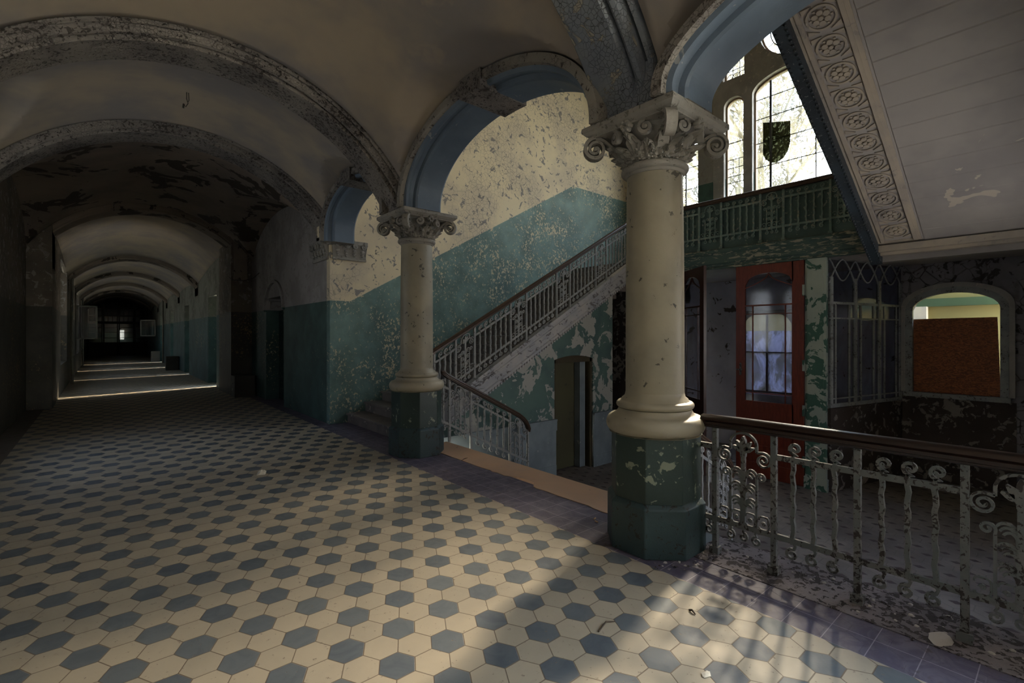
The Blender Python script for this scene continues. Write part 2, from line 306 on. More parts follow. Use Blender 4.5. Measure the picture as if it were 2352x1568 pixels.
# ------------------------------------------------------------------ mesh builder
class MB:
    def __init__(s): s.v = []; s.f = []; s.mi = []
    def q(s, pts, mi=0):
        n = len(s.v); s.v += [tuple(p) for p in pts]; s.f.append(tuple(range(n, n + len(pts)))); s.mi.append(mi)
    def box(s, a, b, mi=0, R=None):
        x0, y0, z0 = a; x1, y1, z1 = b; n = len(s.v)
        P = [(x0, y0, z0), (x1, y0, z0), (x1, y1, z0), (x0, y1, z0), (x0, y0, z1), (x1, y0, z1), (x1, y1, z1), (x0, y1, z1)]
        if R: P = [tuple(R @ Vector(p)) for p in P]
        s.v += P
        for f in ((0, 3, 2, 1), (4, 5, 6, 7), (0, 1, 5, 4), (1, 2, 6, 5), (2, 3, 7, 6), (3, 0, 4, 7)):
            s.f.append(tuple(n + i for i in f)); s.mi.append(mi)
    def rings(s, R, closed=True, caps=True, mi=0, wrap=False):
        n = len(s.v); k = len(R[0])
        for r in R: s.v += [tuple(p) for p in r]
        L = len(R)
        for i in range(L if wrap else L - 1):
            i2 = (i + 1) % L
            for j in range(k if closed else k - 1):
                j2 = (j + 1) % k
                s.f.append((n + i * k + j, n + i2 * k + j, n + i2 * k + j2, n + i * k + j2)); s.mi.append(mi)
        if caps and closed and not wrap:
            s.f.append(tuple(n + j for j in range(k))[::-1]); s.mi.append(mi)
            s.f.append(tuple(n + (L - 1) * k + j for j in range(k))); s.mi.append(mi)
    def lathe(s, prof, cx, cy, seg=48, mi=0, a0=0.0):
        s.rings([[(cx + r * cos(a0 + 2 * PI * j / seg), cy + r * sin(a0 + 2 * PI * j / seg), z) for j in range(seg)] for r, z in prof], mi=mi)
    def prism(s, poly, fn, d0, d1, mi=0):      # poly 2d, fn(u, v, d) -> xyz
        s.rings([[fn(u, v, d) for u, v in poly] for d in (d0, d1)], mi=mi)
    def tube(s, pts, r, k=6, mi=0, caps=True):
        P = [Vector(p) for p in pts]; R = []
        up = Vector((0, 0, 1)); last = None
        for i, p in enumerate(P):
            t = (P[min(i + 1, len(P) - 1)] - P[max(i - 1, 0)])
            if t.length < 1e-9: t = Vector((0, 0, 1))
            t.normalize()
            if last is None:
                a = t.cross(up)
                if a.length < .1: a = t.cross(Vector((1, 0, 0)))
            else: a = last - t * last.dot(t)
            a.normalize(); last = a; b = t.cross(a)
            rr = r[i] if isinstance(r, (list, tuple)) else r
            R.append([p + a * rr * cos(2 * PI * j / k) + b * rr * sin(2 * PI * j / k) for j in range(k)])
        s.rings(R, mi=mi, caps=caps)
    def ribbon(s, pts, w, t, F, o=0.0, mi=0):   # flat bar along 2d polyline in a plane, F(s,h,o)->xyz
        R = []
        for i, (a, b) in enumerate(pts):
            p0 = pts[max(i - 1, 0)]; p1 = pts[min(i + 1, len(pts) - 1)]
            dx, dy = p1[0] - p0[0], p1[1] - p0[1]; l = math.hypot(dx, dy) or 1
            nx, ny = -dy / l, dx / l
            ww = (w[i] if isinstance(w, (list, tuple)) else w) / 2
            R.append([F(a + nx * ww, b + ny * ww, o - t / 2), F(a - nx * ww, b - ny * ww, o - t / 2), F(a - nx * ww, b - ny * ww, o + t / 2), F(a + nx * ww, b + ny * ww, o + t / 2)])
        s.rings(R, mi=mi)
    def build(s, name, mat, parent=None, smooth=False, bevel=0.0, label=None, fix=True):
        me = bpy.data.meshes.new(name); me.from_pydata(s.v, [], s.f)
        mats = mat if isinstance(mat, (list, tuple)) else [mat]
        for m in mats: me.materials.append(m if not isinstance(m, str) else MAT[m])
        if len(mats) > 1: me.polygons.foreach_set('material_index', s.mi)
        me.validate()
        if fix:
            import bmesh
            bm = bmesh.new(); bm.from_mesh(me); bmesh.ops.recalc_face_normals(bm, faces=bm.faces); bm.to_mesh(me); bm.free()
        if smooth:
            me.polygons.foreach_set('use_smooth', [True] * len(me.polygons)); me.set_sharp_from_angle(angle=math.radians(38))
        o = bpy.data.objects.new(name, me); C.objects.link(o)
        if bevel:
            b = o.modifiers.new('bevel', 'BEVEL'); b.width = bevel; b.segments = 2; b.limit_method = 'ANGLE'
        if parent is not None: o.parent = parent
        if label: o['label'] = label
        return o
def empty(name, label, cat, loc=(0, 0, 0), group=None, kind=None):
    o = bpy.data.objects.new(name, None); C.objects.link(o); o.location = loc; o['label'] = label
    if cat: o['category'] = cat
    if group: o['group'] = group
    if kind: o['kind'] = kind
    return o
def tag(o, label, cat=None, group=None, kind=None):
    o['label'] = label
    if cat: o['category'] = cat
    if group: o['group'] = group
    if kind: o['kind'] = kind
    return o
def part(mb, name, mat, parent, **k):      # part given in world coordinates under an empty
    o = mb.build(name, mat, parent, **k)
    q = parent
    while q is not None and q.type == 'EMPTY' and False: q = q.parent
    if parent.type == 'EMPTY': o.location = -Vector(parent.location)
    return o
def struct(mb, name, mat, label, **k):
    return tag(mb.build(name, mat, **k), label, 'building part', kind='structure')

ZL = -1.03                                # lower hall floor
ZT = 10.2
# ================================================================== FLOORS
b = MB(); b.box((-1.9, -6.2, -.25), (3.25, 8.2, 0)); b.box((-1.9, 8.2, -.25), (3.3, 46.2, 0))
b.box((3.25, 2.3, -.25), (3.30, 5.75, 0)); b.box((3.25, 5.75, -.25), (3.6, 8.15, 0))
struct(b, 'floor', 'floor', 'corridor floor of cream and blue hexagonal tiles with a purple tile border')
b = MB()                                   # worn lino strip at top of the lower steps, torn inner edge
ed = []; yy = 2.32
rr = random.Random(3)
while yy < 5.72:
    base = 3.27 if yy > 3.9 else 3.24
    ed.append((base + rr.uniform(-.012, .012) + (.10 if 3.55 < yy < 3.95 else 0.0), yy)); yy += rr.uniform(.05, .14)
ed.append((3.28, 5.74))
poly = [(3.69, 2.32)] + [(3.69, 5.74)] + ed[::-1]
b.prism(poly, lambda u, v, d: (u, v, d), -.12, .006)
b.box((3.42, 2.3, -.25), (3.67, 5.75, -.1))
struct(b, 'trim_1', 'orange', 'worn orange lino strip along the top of the lower steps')
b = MB(); b.box((3.3, -.6, ZL - .2), (12, 8.6, ZL)); struct(b, 'floor_lower', 'lower_floor', 'dark lower hall floor of tiles with small diamonds')
b = MB(); b.box((3.05, -6, -.06), (3.50, 1.72, .004)); b.box((3.42, -6, ZL), (3.50, 1.9, -.05))
struct(b, 'trim_2', 'debris', 'crumbling debris covered curb under the front railing')
b = MB(); b.box((3.25, 1.72, -1.03), (3.5, 2.3, -.001)); struct(b, 'trim_3', 'ledge', 'painted retaining edge below the near column')
# lower steps (six) between the columns
st = empty('lower_steps', 'short flight of steps going down between the two columns', 'steps', (3.67, 4.0, ZL))
for i in range(5):
    b = MB(); z1 = -.172 * (i + 1); b.box((3.66 + i * .33, 2.45, ZL), (3.99 + i * .33 + .02, 5.75, z1)); part(b, 'step', 'step', st, bevel=.008)

# ================================================================== CORRIDOR WALLS
b = MB()
b.box((2.92, 8.2, -.2), (3.3, 10.85, 5)); b.box((3.31, 8.7, 0), (3.5, 10.85, 5)); b.box((3.31, 10.85, 0), (3.5, 12.3, 2.35))
b.box((2.92, 12.3, -.2), (3.5, 13.7, 5)); b.box((2.92, 10.85, 2.35), (3.5, 12.3, 5))
for i in range(8):                         # arched head of the niche
    a0 = PI * i / 8; a1 = PI * (i + 1) / 8; c0, r = 11.575, .73
    y0, y1 = c0 + r * cos(a0), c0 + r * cos(a1); z0, z1 = 2.35 + .38 * sin(a0), 2.35 + .38 * sin(a1)
for i in range(6):
    pass
struct(b, 'wall_right', 'corr_wall', 'corridor wall with grey plaster above dark green paint')
# niche with door
d1 = empty('door_1', 'green painted door in an arched niche of the corridor wall', 'door', (3.25, 11.6, 0), kind='structure')
b = MB(); b.box((3.2, 10.85, 0), (3.3, 12.3, 2.09)); part(b, 'door_leaf', 'plinth', d1)
b = MB()
R = []
for i in range(17):
    a = PI * i / 16; R.append([(x, 11.575 + rr_ * cos(a), 2.05 + .62 * rr_ / .73 * sin(a)) for rr_, x in ((.80, 2.9), (.80, 2.87), (.725, 2.87), (.725, 3.0))])
b.rings(R, closed=True, caps=True); part(b, 'arch_moulding', 'corr_wall', d1, smooth=True)
b = MB(); b.box((2.96, 10.86, 2.3), (3.28, 11.0, 2.7)); b.box((2.96, 12.15, 2.3), (3.28, 12.29, 2.7)); part(b, 'niche_head', 'corr_wall', d1)
b = MB(); b.box((3.17, 10.95, 1.0), (3.2, 10.99, 1.15)); part(b, 'door_handle', 'iron', d1)
# stairwell wall
b = MB(); b.box((3.0, 8.152, ZL - .1), (12, 8.6, ZT)); struct(b, 'wall_stairwell', 'stair_wall', 'tall cream stairwell wall with teal paint rising along the stairs')
b = MB(); b.box((2.918, 8.148, -.2), (3.1, 8.3, 5)); struct(b, 'wall_pier', 'stair_wall', 'end of the corridor wall beside the stair foot')
# left wall
def wall_windows(b, x0, x1, ya, yb, z0, z1, wins, zs, zt):
    y = ya
    for (w0, w1) in wins:
        b.box((x0, y, z0), (x1, w0, z1)); b.box((x0, w0, z0), (x1, w1, zs)); b.box((x0, w0, zt), (x1, w1, z1)); y = w1
    b.box((x0, y, z0), (x1, yb, z1))
b = MB(); wall_windows(b, -1.66, -1.16, -6.2, 13.7, -.2, 5, [(-4.2, -2.6), (.6, 1.8), (6.6, 8.2)], .9, 3.2)
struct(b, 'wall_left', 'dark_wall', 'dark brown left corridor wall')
def sash(b, X, y0, y1, z0, z1, t=.035, w=.05, nz=3, ny=1):
    b.box((X, y0, z0), (X + t, y0 + w, z1)); b.box((X, y1 - w, z0), (X + t, y1, z1)); b.box((X, y0, z0), (X + t, y1, z0 + w)); b.box((X, y0, z1 - w), (X + t, y1, z1))
    for i in range(1, nz): z = z0 + (z1 - z0) * i / nz; b.box((X + .005, y0, z - .012), (X + t - .005, y1, z + .012))
    for i in range(1, ny + 1): y = y0 + (y1 - y0) * i / (ny + 1); b.box((X + .005, y - .02, z0), (X + t - .005, y + .02, z1))
WN = 1
for (a, c) in [(-4.2, -2.6), (.6, 1.8), (6.6, 8.2)]:  # unseen windows added for fill light in the near corridor
    wd = empty('window_%d' % WN, 'unseen fill light window added to the corridor ' + {-4.2: 'behind the viewer', .6: 'left of the viewer', 6.6: 'just outside the left edge of the view'}[a], 'window', (-1.5, (a + c) / 2, .9), kind='structure'); WN += 1
    b = MB(); sash(b, -1.5, a, c, .9, 3.2); part(b, 'window_frame', 'white_iron', wd)
    b = MB(); b.box((-1.49, a, .9), (-1.485, c, 3.2)); part(b, 'pane', 'dimglass' if a == .6 else 'halfglass', wd)
# pier pair at Y 13.6 and the narrow corridor beyond
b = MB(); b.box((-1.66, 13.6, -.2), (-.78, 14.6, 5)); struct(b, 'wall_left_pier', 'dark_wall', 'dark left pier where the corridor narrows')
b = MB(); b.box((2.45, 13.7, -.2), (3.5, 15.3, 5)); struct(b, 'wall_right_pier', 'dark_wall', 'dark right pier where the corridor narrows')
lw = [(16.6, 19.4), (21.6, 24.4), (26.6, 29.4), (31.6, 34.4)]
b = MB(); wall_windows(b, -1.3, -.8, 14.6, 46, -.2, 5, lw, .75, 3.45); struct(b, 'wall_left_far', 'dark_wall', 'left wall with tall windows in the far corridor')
for (a, c) in lw:
    wd = empty('window_%d' % WN, ['nearest', 'second', 'third', 'farthest'][lw.index((a, c))] + ' tall many paned window in the left wall of the far corridor', 'window', (-1.05, (a + c) / 2, .75), kind='structure'); WN += 1
    b = MB(); sash(b, -1.05, a, c, .75, 3.45, .06, .08, 3, 2); part(b, 'window_frame', 'white_iron', wd)
    b = MB(); b.box((-1.03, a, .75), (-1.025, c, 3.45)); part(b, 'pane', 'dimglass', wd)
# right far wall with doorways; each doorway leaf leaves a narrow gap
slits = [(16.35, 16.62, 17.85), (22.2, 22.36, 23.6), (27.6, 27.8, 28.9), (33.2, 33.4, 34.4)]
b = MB(); y = 15.3
for (a, s, e) in slits:
    b.box((2.55, y, -.2), (3.05, a, 5)); b.box((2.55, a, 2.75), (3.05, e, 5)); y = e
b.box((2.55, y, -.2), (3.05, 46, 5))
struct(b, 'wall_right_far', 'far_wall', 'far corridor wall in pale blue green with door recesses')
DN = 2
for k, (a, s, e) in enumerate(slits):
    dd = empty('door_%d' % DN, ['half open green door at the first far doorway', 'half open door at the second far doorway', 'half open door at the third far doorway', 'half open door at the fourth far doorway'][k], 'door', (2.9, e, 0), kind='structure'); DN += 1
    b = MB(); b.box((2.92, s, 0), (2.97, e, 2.75)); part(b, 'door_leaf', 'corr_wall', dd)
    b = MB(); b.box((2.56, a, 2.7), (3.0, e, 2.75)); b.box((2.56, e - .06, 0), (3.0, e, 2.7)); part(b, 'door_frame', 'far_wall', dd)
    b = MB(); b.box((2.89, s + .06, 1.0), (2.92, s + .1, 1.14)); part(b, 'door_handle', 'iron', dd)
# far end
dd = empty('door_%d' % DN, 'dark glazed double door with arched fanlight at the corridor end', 'door', (.9, 45.9, 0), kind='structure'); DN += 1
b = MB(); 
def zend(x): return 4.0
for x in (-.8, -.05, .05, .82, .92, 1.75, 1.85, 2.48): b.box((x, 45.8, 0), (x + .07, 45.9, 3.9))
for z in (0, .25, .5, .75): b.box((-.8, 45.8, z), (2.55, 45.88, z + .25))
for z in (2.35, 2.9, 3.4): b.box((-.8, 45.8, z), (2.55, 45.9, z + .08 if z > 2.4 else z + .18))
for x in (.3, .55, 1.2, 1.45, -.45, 2.1): b.box((x, 45.82, 2.5), (x + .035, 45.88, 3.9))
for z in (1.3, 1.7, 2.05): b.box((-.8, 45.82, z), (2.55, 45.88, z + .03))
part(b, 'door_frame', 'enddoor', dd)
b = MB(); b.box((-.8, 45.85, 0), (2.55, 45.86, 3.9)); part(b, 'pane', 'dimglass', dd)
b = MB(); b.box((-2, 46.0, -.2), (.95, 46.3, 5)); b.box((1.25, 46.0, -.2), (3.3, 46.3, 5)); b.box((.95, 46, 1.9), (1.25, 46.3, 5)); b.box((.95, 46, -.2), (1.25, 46.3, 1.2)); struct(b, 'wall_end', 'dark', 'dark wall closing the far end of the corridor')
b = MB(); b.box((-1.9, -6.4, -.2), (3.9, -6.1, 5)); struct(b, 'wall_back', 'corr_wall', 'corridor wall behind the viewer')

# ================================================================== RIBS AND VAULTS
def ribz(x, rb):
    cx, za, R = rb
    v = R * R - (x - cx) ** 2
    return za - R + sqrt(v) if v > 0 else za - R
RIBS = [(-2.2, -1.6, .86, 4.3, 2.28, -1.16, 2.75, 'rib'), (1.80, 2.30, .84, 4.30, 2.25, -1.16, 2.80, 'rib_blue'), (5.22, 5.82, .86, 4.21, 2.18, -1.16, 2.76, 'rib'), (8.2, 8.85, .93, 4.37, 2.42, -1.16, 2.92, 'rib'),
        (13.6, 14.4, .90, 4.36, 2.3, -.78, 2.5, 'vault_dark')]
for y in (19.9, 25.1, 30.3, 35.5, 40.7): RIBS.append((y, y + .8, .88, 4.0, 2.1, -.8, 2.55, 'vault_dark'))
RL = ['plaster rib arching over the corridor behind the viewer', 'crackled grey blue rib springing from the near column', 'broad flaking rib springing from the far column', 'flaking rib springing from the wall corbel by the stairs', 'brown rib where the corridor narrows'] + [q + ' brown rib crossing the far corridor beyond the narrow pier' for q in ('nearest', 'second', 'third', 'fourth', 'farthest')]
for i, (y0, y1, cx, za, R, xl, xr, mt) in enumerate(RIBS):
    b = MB(); sec = [(0, .34), (0, .15), (.02, .14), (.035, .10), (.06, .085), (.065, .125), (.085, .13), (.09, .055), (.105, .03), (.135, .022), (.155, .035), (.16, .07), (.175, .07), (.18, .012), (.19, .0)]
    W = y1 - y0; sec = sec + [(W - .012, 0), (W, .012), (W, .34)]
    N = 64; rings = []
    th0 = math.acos(max(-1, min(1, (xr - cx) / R))); th1 = math.acos(max(-1, min(1, (xl - cx) / R)))
    for j in range(N + 1):
        th = th0 + (th1 - th0) * j / N
        rings.append([(cx + (R + v) * cos(th), y0 + u, za - R + (R + v) * sin(th)) for u, v in sec])
    b.rings(rings)
    # straight legs down to the springing
    for s_, x in ((1, xr), (-1, xl)):
        zz = ribz(x, (cx, za, R))
        zb = 3.03 if (s_ > 0 and i < 3) else (3.1 if i == 3 else 2.9)
        if zz > zb: b.box((min(x, x + s_ * .3), y0 + .03, zb), (max(x, x + s_ * .3), y1 - .03, zz + .2))
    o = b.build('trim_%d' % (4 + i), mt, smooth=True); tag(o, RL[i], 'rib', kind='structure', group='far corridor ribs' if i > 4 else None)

def arch1(y): # returns intrados z or None, per arch (centre, a, z0, b)
    for (c0, a, z0, bb) in ARCH:
        u = (y - c0) / a
        if abs(u) < 1: return z0 + bb * sqrt(1 - u * u)
    return None
ARCH = [(-.5, 2.12, 3.08, .55), (3.74, 1.38, 3.08, .74), (6.82, 1.0, 3.2, .52)]
def lun(y, c0, a, z0, bb, ext=.14):
    u = (y - c0) / (a + ext)
    return z0 + (bb + ext) * sqrt(max(0, 1 - u * u)) if abs(u) < 1 else -9
def bay(name, ya, yb, ra, rb_, lunR, lunL, xl, xr, mat, label, NX=72, NY=54):
    b = MB(); G = []
    for j in range(NY + 1):
        t = j / NY; y = ya + (yb - ya) * t
        pr_ = tuple(ra[k] * (1 - t) + rb_[k] * t for k in range(3)); row = []
        dome = .10 * sin(PI * t)
        for i in range(NX + 1):
            x = xl + (xr - xl) * i / NX
            R2 = pr_[2] + .10; v = R2 * R2 - (x - pr_[0]) ** 2
            z = pr_[1] - pr_[2] + (sqrt(v) if v > 0 else 0) + dome
            cx = pr_[0]
            for L, side in ((lunR, 1), (lunL, -1)):
                if L and (x - cx) * side > 0:
                    zz = lun(y, *L); dd = 1 - abs(x - cx) / ((xr - xl) / 2)
                    if zz > 0: z = max(z, zz + .26 * dd)
            row.append((x, y, z))
        G.append(row)
    for j in range(NY):
        for i in range(NX): b.q([G[j][i], G[j][i + 1], G[j + 1][i + 1], G[j + 1][i]])
    me_o = b.build(name, mat, fix=False)
    import bmesh
    bm = bmesh.new(); bm.from_mesh(me_o.data); bmesh.ops.remove_doubles(bm, verts=bm.verts, dist=1e-5); bmesh.ops.recalc_face_normals(bm, faces=bm.faces); bm.to_mesh(me_o.data); bm.free()
    me_o.data.polygons.foreach_set('use_smooth', [True] * len(me_o.data.polygons)); me_o.data.set_sharp_from_angle(angle=math.radians(25))
    sm = me_o.modifiers.new('solid', 'SOLIDIFY'); sm.thickness = .06; sm.offset = 1
    tag(me_o, label, 'vault', kind='structure')
rp = [(r[2], r[3], r[4]) for r in RIBS]
bay('ceiling_vault', -6.1, -2.2, rp[0], rp[0], None, None, -1.2, 2.95, MAT['vault'], 'vault behind the viewer')
bay('ceiling_vault', -1.6, 1.80, rp[0], rp[1], (-.2, 1.9, 3.08, .75), (-.0, 1.5, 2.9, .9), -1.2, 2.95, MAT['vault'], 'groin vault over the viewer beside the front railing')
bay('ceiling_vault', 2.30, 5.22, rp[1], rp[2], (3.74, 1.38, 3.08, .74), (3.74, 1.38, 2.9, .9), -1.2, 2.95, MAT['vault'], 'stained groin vault between the two columns')
bay('ceiling_vault', 5.82, 8.2, rp[2], rp[3], (6.95, 1.08, 3.2, .55), (7.0, 1.1, 3.1, .72), -1.2, 2.95, MAT['vault'], 'groin vault between the far column and the corridor wall')
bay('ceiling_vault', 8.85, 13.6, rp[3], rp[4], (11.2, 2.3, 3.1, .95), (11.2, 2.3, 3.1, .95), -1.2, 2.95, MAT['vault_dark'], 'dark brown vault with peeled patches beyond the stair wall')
ys = [14.4, 19.9, 20.7, 25.1, 25.9, 30.3, 31.1, 35.5, 36.3, 40.7, 41.5, 46]
for k in range(0, 12, 2):
    bay('ceiling_vault', ys[k], ys[k + 1], rp[4 if k == 0 else 5], rp[5], None, None, -.85, 2.6, MAT['far_wall'] if False else MAT['vault'], ['nearest', 'second', 'third', 'fourth', 'fifth', 'farthest'][k // 2] + ' shallow barrel vault of the far corridor', 30, 14)
b = MB(); b.box((-2.4, -6.4, 4.95), (3.5, 46.3, 5.2)); struct(b, 'ceiling', 'outer', 'masonry above the corridor vaults')
b = MB(); b.box((2.55, -6, 4.35), (2.95, 8.2, 4.95)); struct(b, 'wall_spandrel', 'outer', 'masonry filling above the arches')
# ---------------- arcade wall
b = MB(); N = 300; Y0, Y1 = -6.1, 8.2; XA, XB = 2.70, 3.22
sec = [(2.88, .15), (XA - .02, .15), (XA - .02, .075), (XA + .03, .07), (XA + .045, .035), (XA + .075, .03), (XA + .10, .055), (XA + .14, .05), (XA + .155, .012), (XA + .18, .0), (XB - .03, .0), (XB, .03), (XB, .15)]
secm = [0, 0, 0, 1, 1, 1, 1, 1, 1, 1, 1, 2]
YS = []
for (c0, a, z0, bb) in ARCH:
    rings = []
    for j in range(81):
        th = PI * j / 80
        ring = []
        for (x, rr_) in sec:
            ring.append((x, c0 + (a + rr_) * cos(th), z0 + (bb + rr_) * sin(th)))
        rings.append(ring)
    n = len(b.v)
    for r in rings: b.v += r
    k = len(sec)
    for i in range(80):
        for j in range(k - 1):
            b.f.append((n + i * k + j, n + (i + 1) * k + j, n + (i + 1) * k + j + 1, n + i * k + j + 1)); b.mi.append(secm[j])
    # jambs from springing down to z 3.03
    for s_ in (1, -1):
        lo = []; hi = []
        for (x, rr_) in sec:
            lo.append((x, c0 + s_ * (a + rr_), 3.03)); hi.append((x, c0 + s_ * (a + rr_), z0 + .001))
        for j in range(k - 1):
            b.q([lo[j], lo[j + 1], hi[j + 1], hi[j]], secm[j])
        b.q(lo, 0)
    # spandrel wall above each arch, hall side and corridor side
    rr_ = .15
    for i in range(80):
        t0, t1 = PI * i / 80, PI * (i + 1) / 80
        ya, yb = c0 + (a + rr_) * cos(t0), c0 + (a + rr_) * cos(t1); za, zb = z0 + (bb + rr_) * sin(t0), z0 + (bb + rr_) * sin(t1)
        b.q([(XB, ya, za), (XB, yb, zb), (XB, yb, ZT), (XB, ya, ZT)], 2)
        b.q([(2.88, ya, za), (2.88, yb, zb), (2.88, yb, 4.9), (2.88, ya, 4.9)], 0)
# piers between arches
edges = [(-6.2, -.5 - 2.27), (-.5 + 2.27, 3.74 - 1.53), (3.74 + 1.53, 6.82 - 1.15), (6.82 + 1.15, 8.3)]
for (ya, yb) in edges:
    if yb > ya:
        b.q([(XB, ya, 3.03), (XB, yb, 3.03), (XB, yb, ZT), (XB, ya, ZT)], 2); b.q([(2.88, ya, 3.03), (2.88, yb, 3.03), (2.88, yb, 4.9), (2.88, ya, 4.9)], 0); b.q([(2.88, ya, 3.03), (XB, ya, 3.03), (XB, yb, 3.03), (2.88, yb, 3.03)], 0)
o = b.build('wall_arcade', [MAT['archface'], MAT['blue'], MAT['hallroof']], fix=False); tag(o, 'arcade wall of flaking arches with blue painted undersides', 'wall', kind='structure')
# hidden core keeps the arcade wall solid and light tight
b = MB(); b.box((2.9, -6.1, 4.0), (XB - .02, 8.2, ZT)); struct(b, 'wall_arcade_core', 'outer', 'masonry core of the arcade wall')
# keystones
for (c0, a, z0, bb), lab in zip(ARCH[1:], ['grey keystone block of the arch between the two columns', 'grey keystone block of the small arch beside the corridor wall']):
    b = MB()
    for (ya, yb) in ((c0 - .17, c0 + .17),):
        n = 6; rings = []
        for i in range(n + 1):
            y = ya + (yb - ya) * i / n; zz = z0 + bb * sqrt(max(0, 1 - ((y - c0) / a) ** 2))
            rings.append([(XA - .045, y, zz - .012), (XB + .02, y, zz - .012), (XB + .02, y, zz + .16), (XA - .045, y, zz + .17)])
        b.rings(rings)
    o = b.build('trim_%d' % (20 + int(c0)), 'rib', bevel=.004); tag(o, lab, 'keystone', kind='structure')

# ================================================================== COLUMNS
def volute(b, o, ax, up, r=.075, turns=1.9, w=.05, taper=1.0):
    # scroll: spiral band in plane (ax, up), width along n
    n = ax.cross(up).normalized(); rings = []; N = 40
    for i in range(N + 1):
        t = i / N; a = PI / 2 - t * turns * 2 * PI; rr_ = r * (1 - t) ** .8 + .010
        p = o + ax * (rr_ * cos(a)) + up * (rr_ * sin(a)); th = .013 * (1 - t * .4); ww = w * (1 - .35 * t) / 2
        d = (ax * cos(a) + up * sin(a))
        rings.append([p + d * th + n * ww, p + d * th - n * ww, p - d * th - n * ww * 1.15, p - d * th + n * ww * 1.15])
    b.rings(rings)
    b.rings([[o + n * s_ * w * .45 * k + (ax * cos(2 * PI * j / 10) + up * sin(2 * PI * j / 10)) * .016 * (1 if abs(k) < 1.01 else .3) for j in range(10)] for k, s_ in ((-1.25, 1), (-1, 1), (1, 1), (1.25, 1))])
def leaf(b, cx, cy, z0, ang, r0, r1, h, wd, curl=.05, lobes=5, rot=0):
    NU, NV = 14, 12; V = []
    for i in range(NV + 1):
        t = i / NV
        lob = .72 + .28 * abs(sin(t * PI * lobes / 2 + .5)); wdt = wd * (sin(PI * min(1, t * .62 + .32)) ** .6) * lob * (1 if t < .8 else 1 - (t - .8) / .2 * .75)
        tt = min(t, .78) / .78; r = r0 + (r1 - r0) * tt ** 2.0; z = z0 + h * t
        if t > .78:
            a = (t - .78) / .22 * PI * .85; r = r1 + curl * sin(a); z = z0 + h * .78 + curl * .75 * (1 - cos(a)) * .0 + curl * .9 * (1 - cos(a)) * (-.35) + h * .12 * sin(a)
        for s_ in (0, 1):
            row = []
            for j in range(NU + 1):
                u = j / NU * 2 - 1
                rr_ = r + .018 * (1 - u * u) + .009 * cos(u * 11 + t * 3) + .006 * sin(t * 22) - .02 * abs(u) ** 2 - s_ * .014
                aa = ang + u * wdt / max(r, .1)
                row.append((cx + rr_ * cos(aa), cy + rr_ * sin(aa), z - .012 * abs(u) * 1.5 + (.006 * sin(u * 12) if t > .5 else 0)))
            V.append(row)
    n = len(b.v); k = NU + 1
    for r in V: b.v += r
    idx = lambda i, s_, j: n + (i * 2 + s_) * k + j
    for i in range(NV):
        for j in range(NU):
            b.f.append((idx(i, 0, j), idx(i, 0, j + 1), idx(i + 1, 0, j + 1), idx(i + 1, 0, j))); b.mi.append(0)
            b.f.append((idx(i, 1, j), idx(i + 1, 1, j), idx(i + 1, 1, j + 1), idx(i, 1, j + 1))); b.mi.append(0)
        for j in (0, NU): b.f.append((idx(i, 0, j), idx(i + 1, 0, j), idx(i + 1, 1, j), idx(i, 1, j))); b.mi.append(0)
    for i in (0, NV):
        for j in range(NU): b.f.append((idx(i, 0, j), idx(i, 0, j + 1), idx(i, 1, j + 1), idx(i, 1, j))); b.mi.append(0)
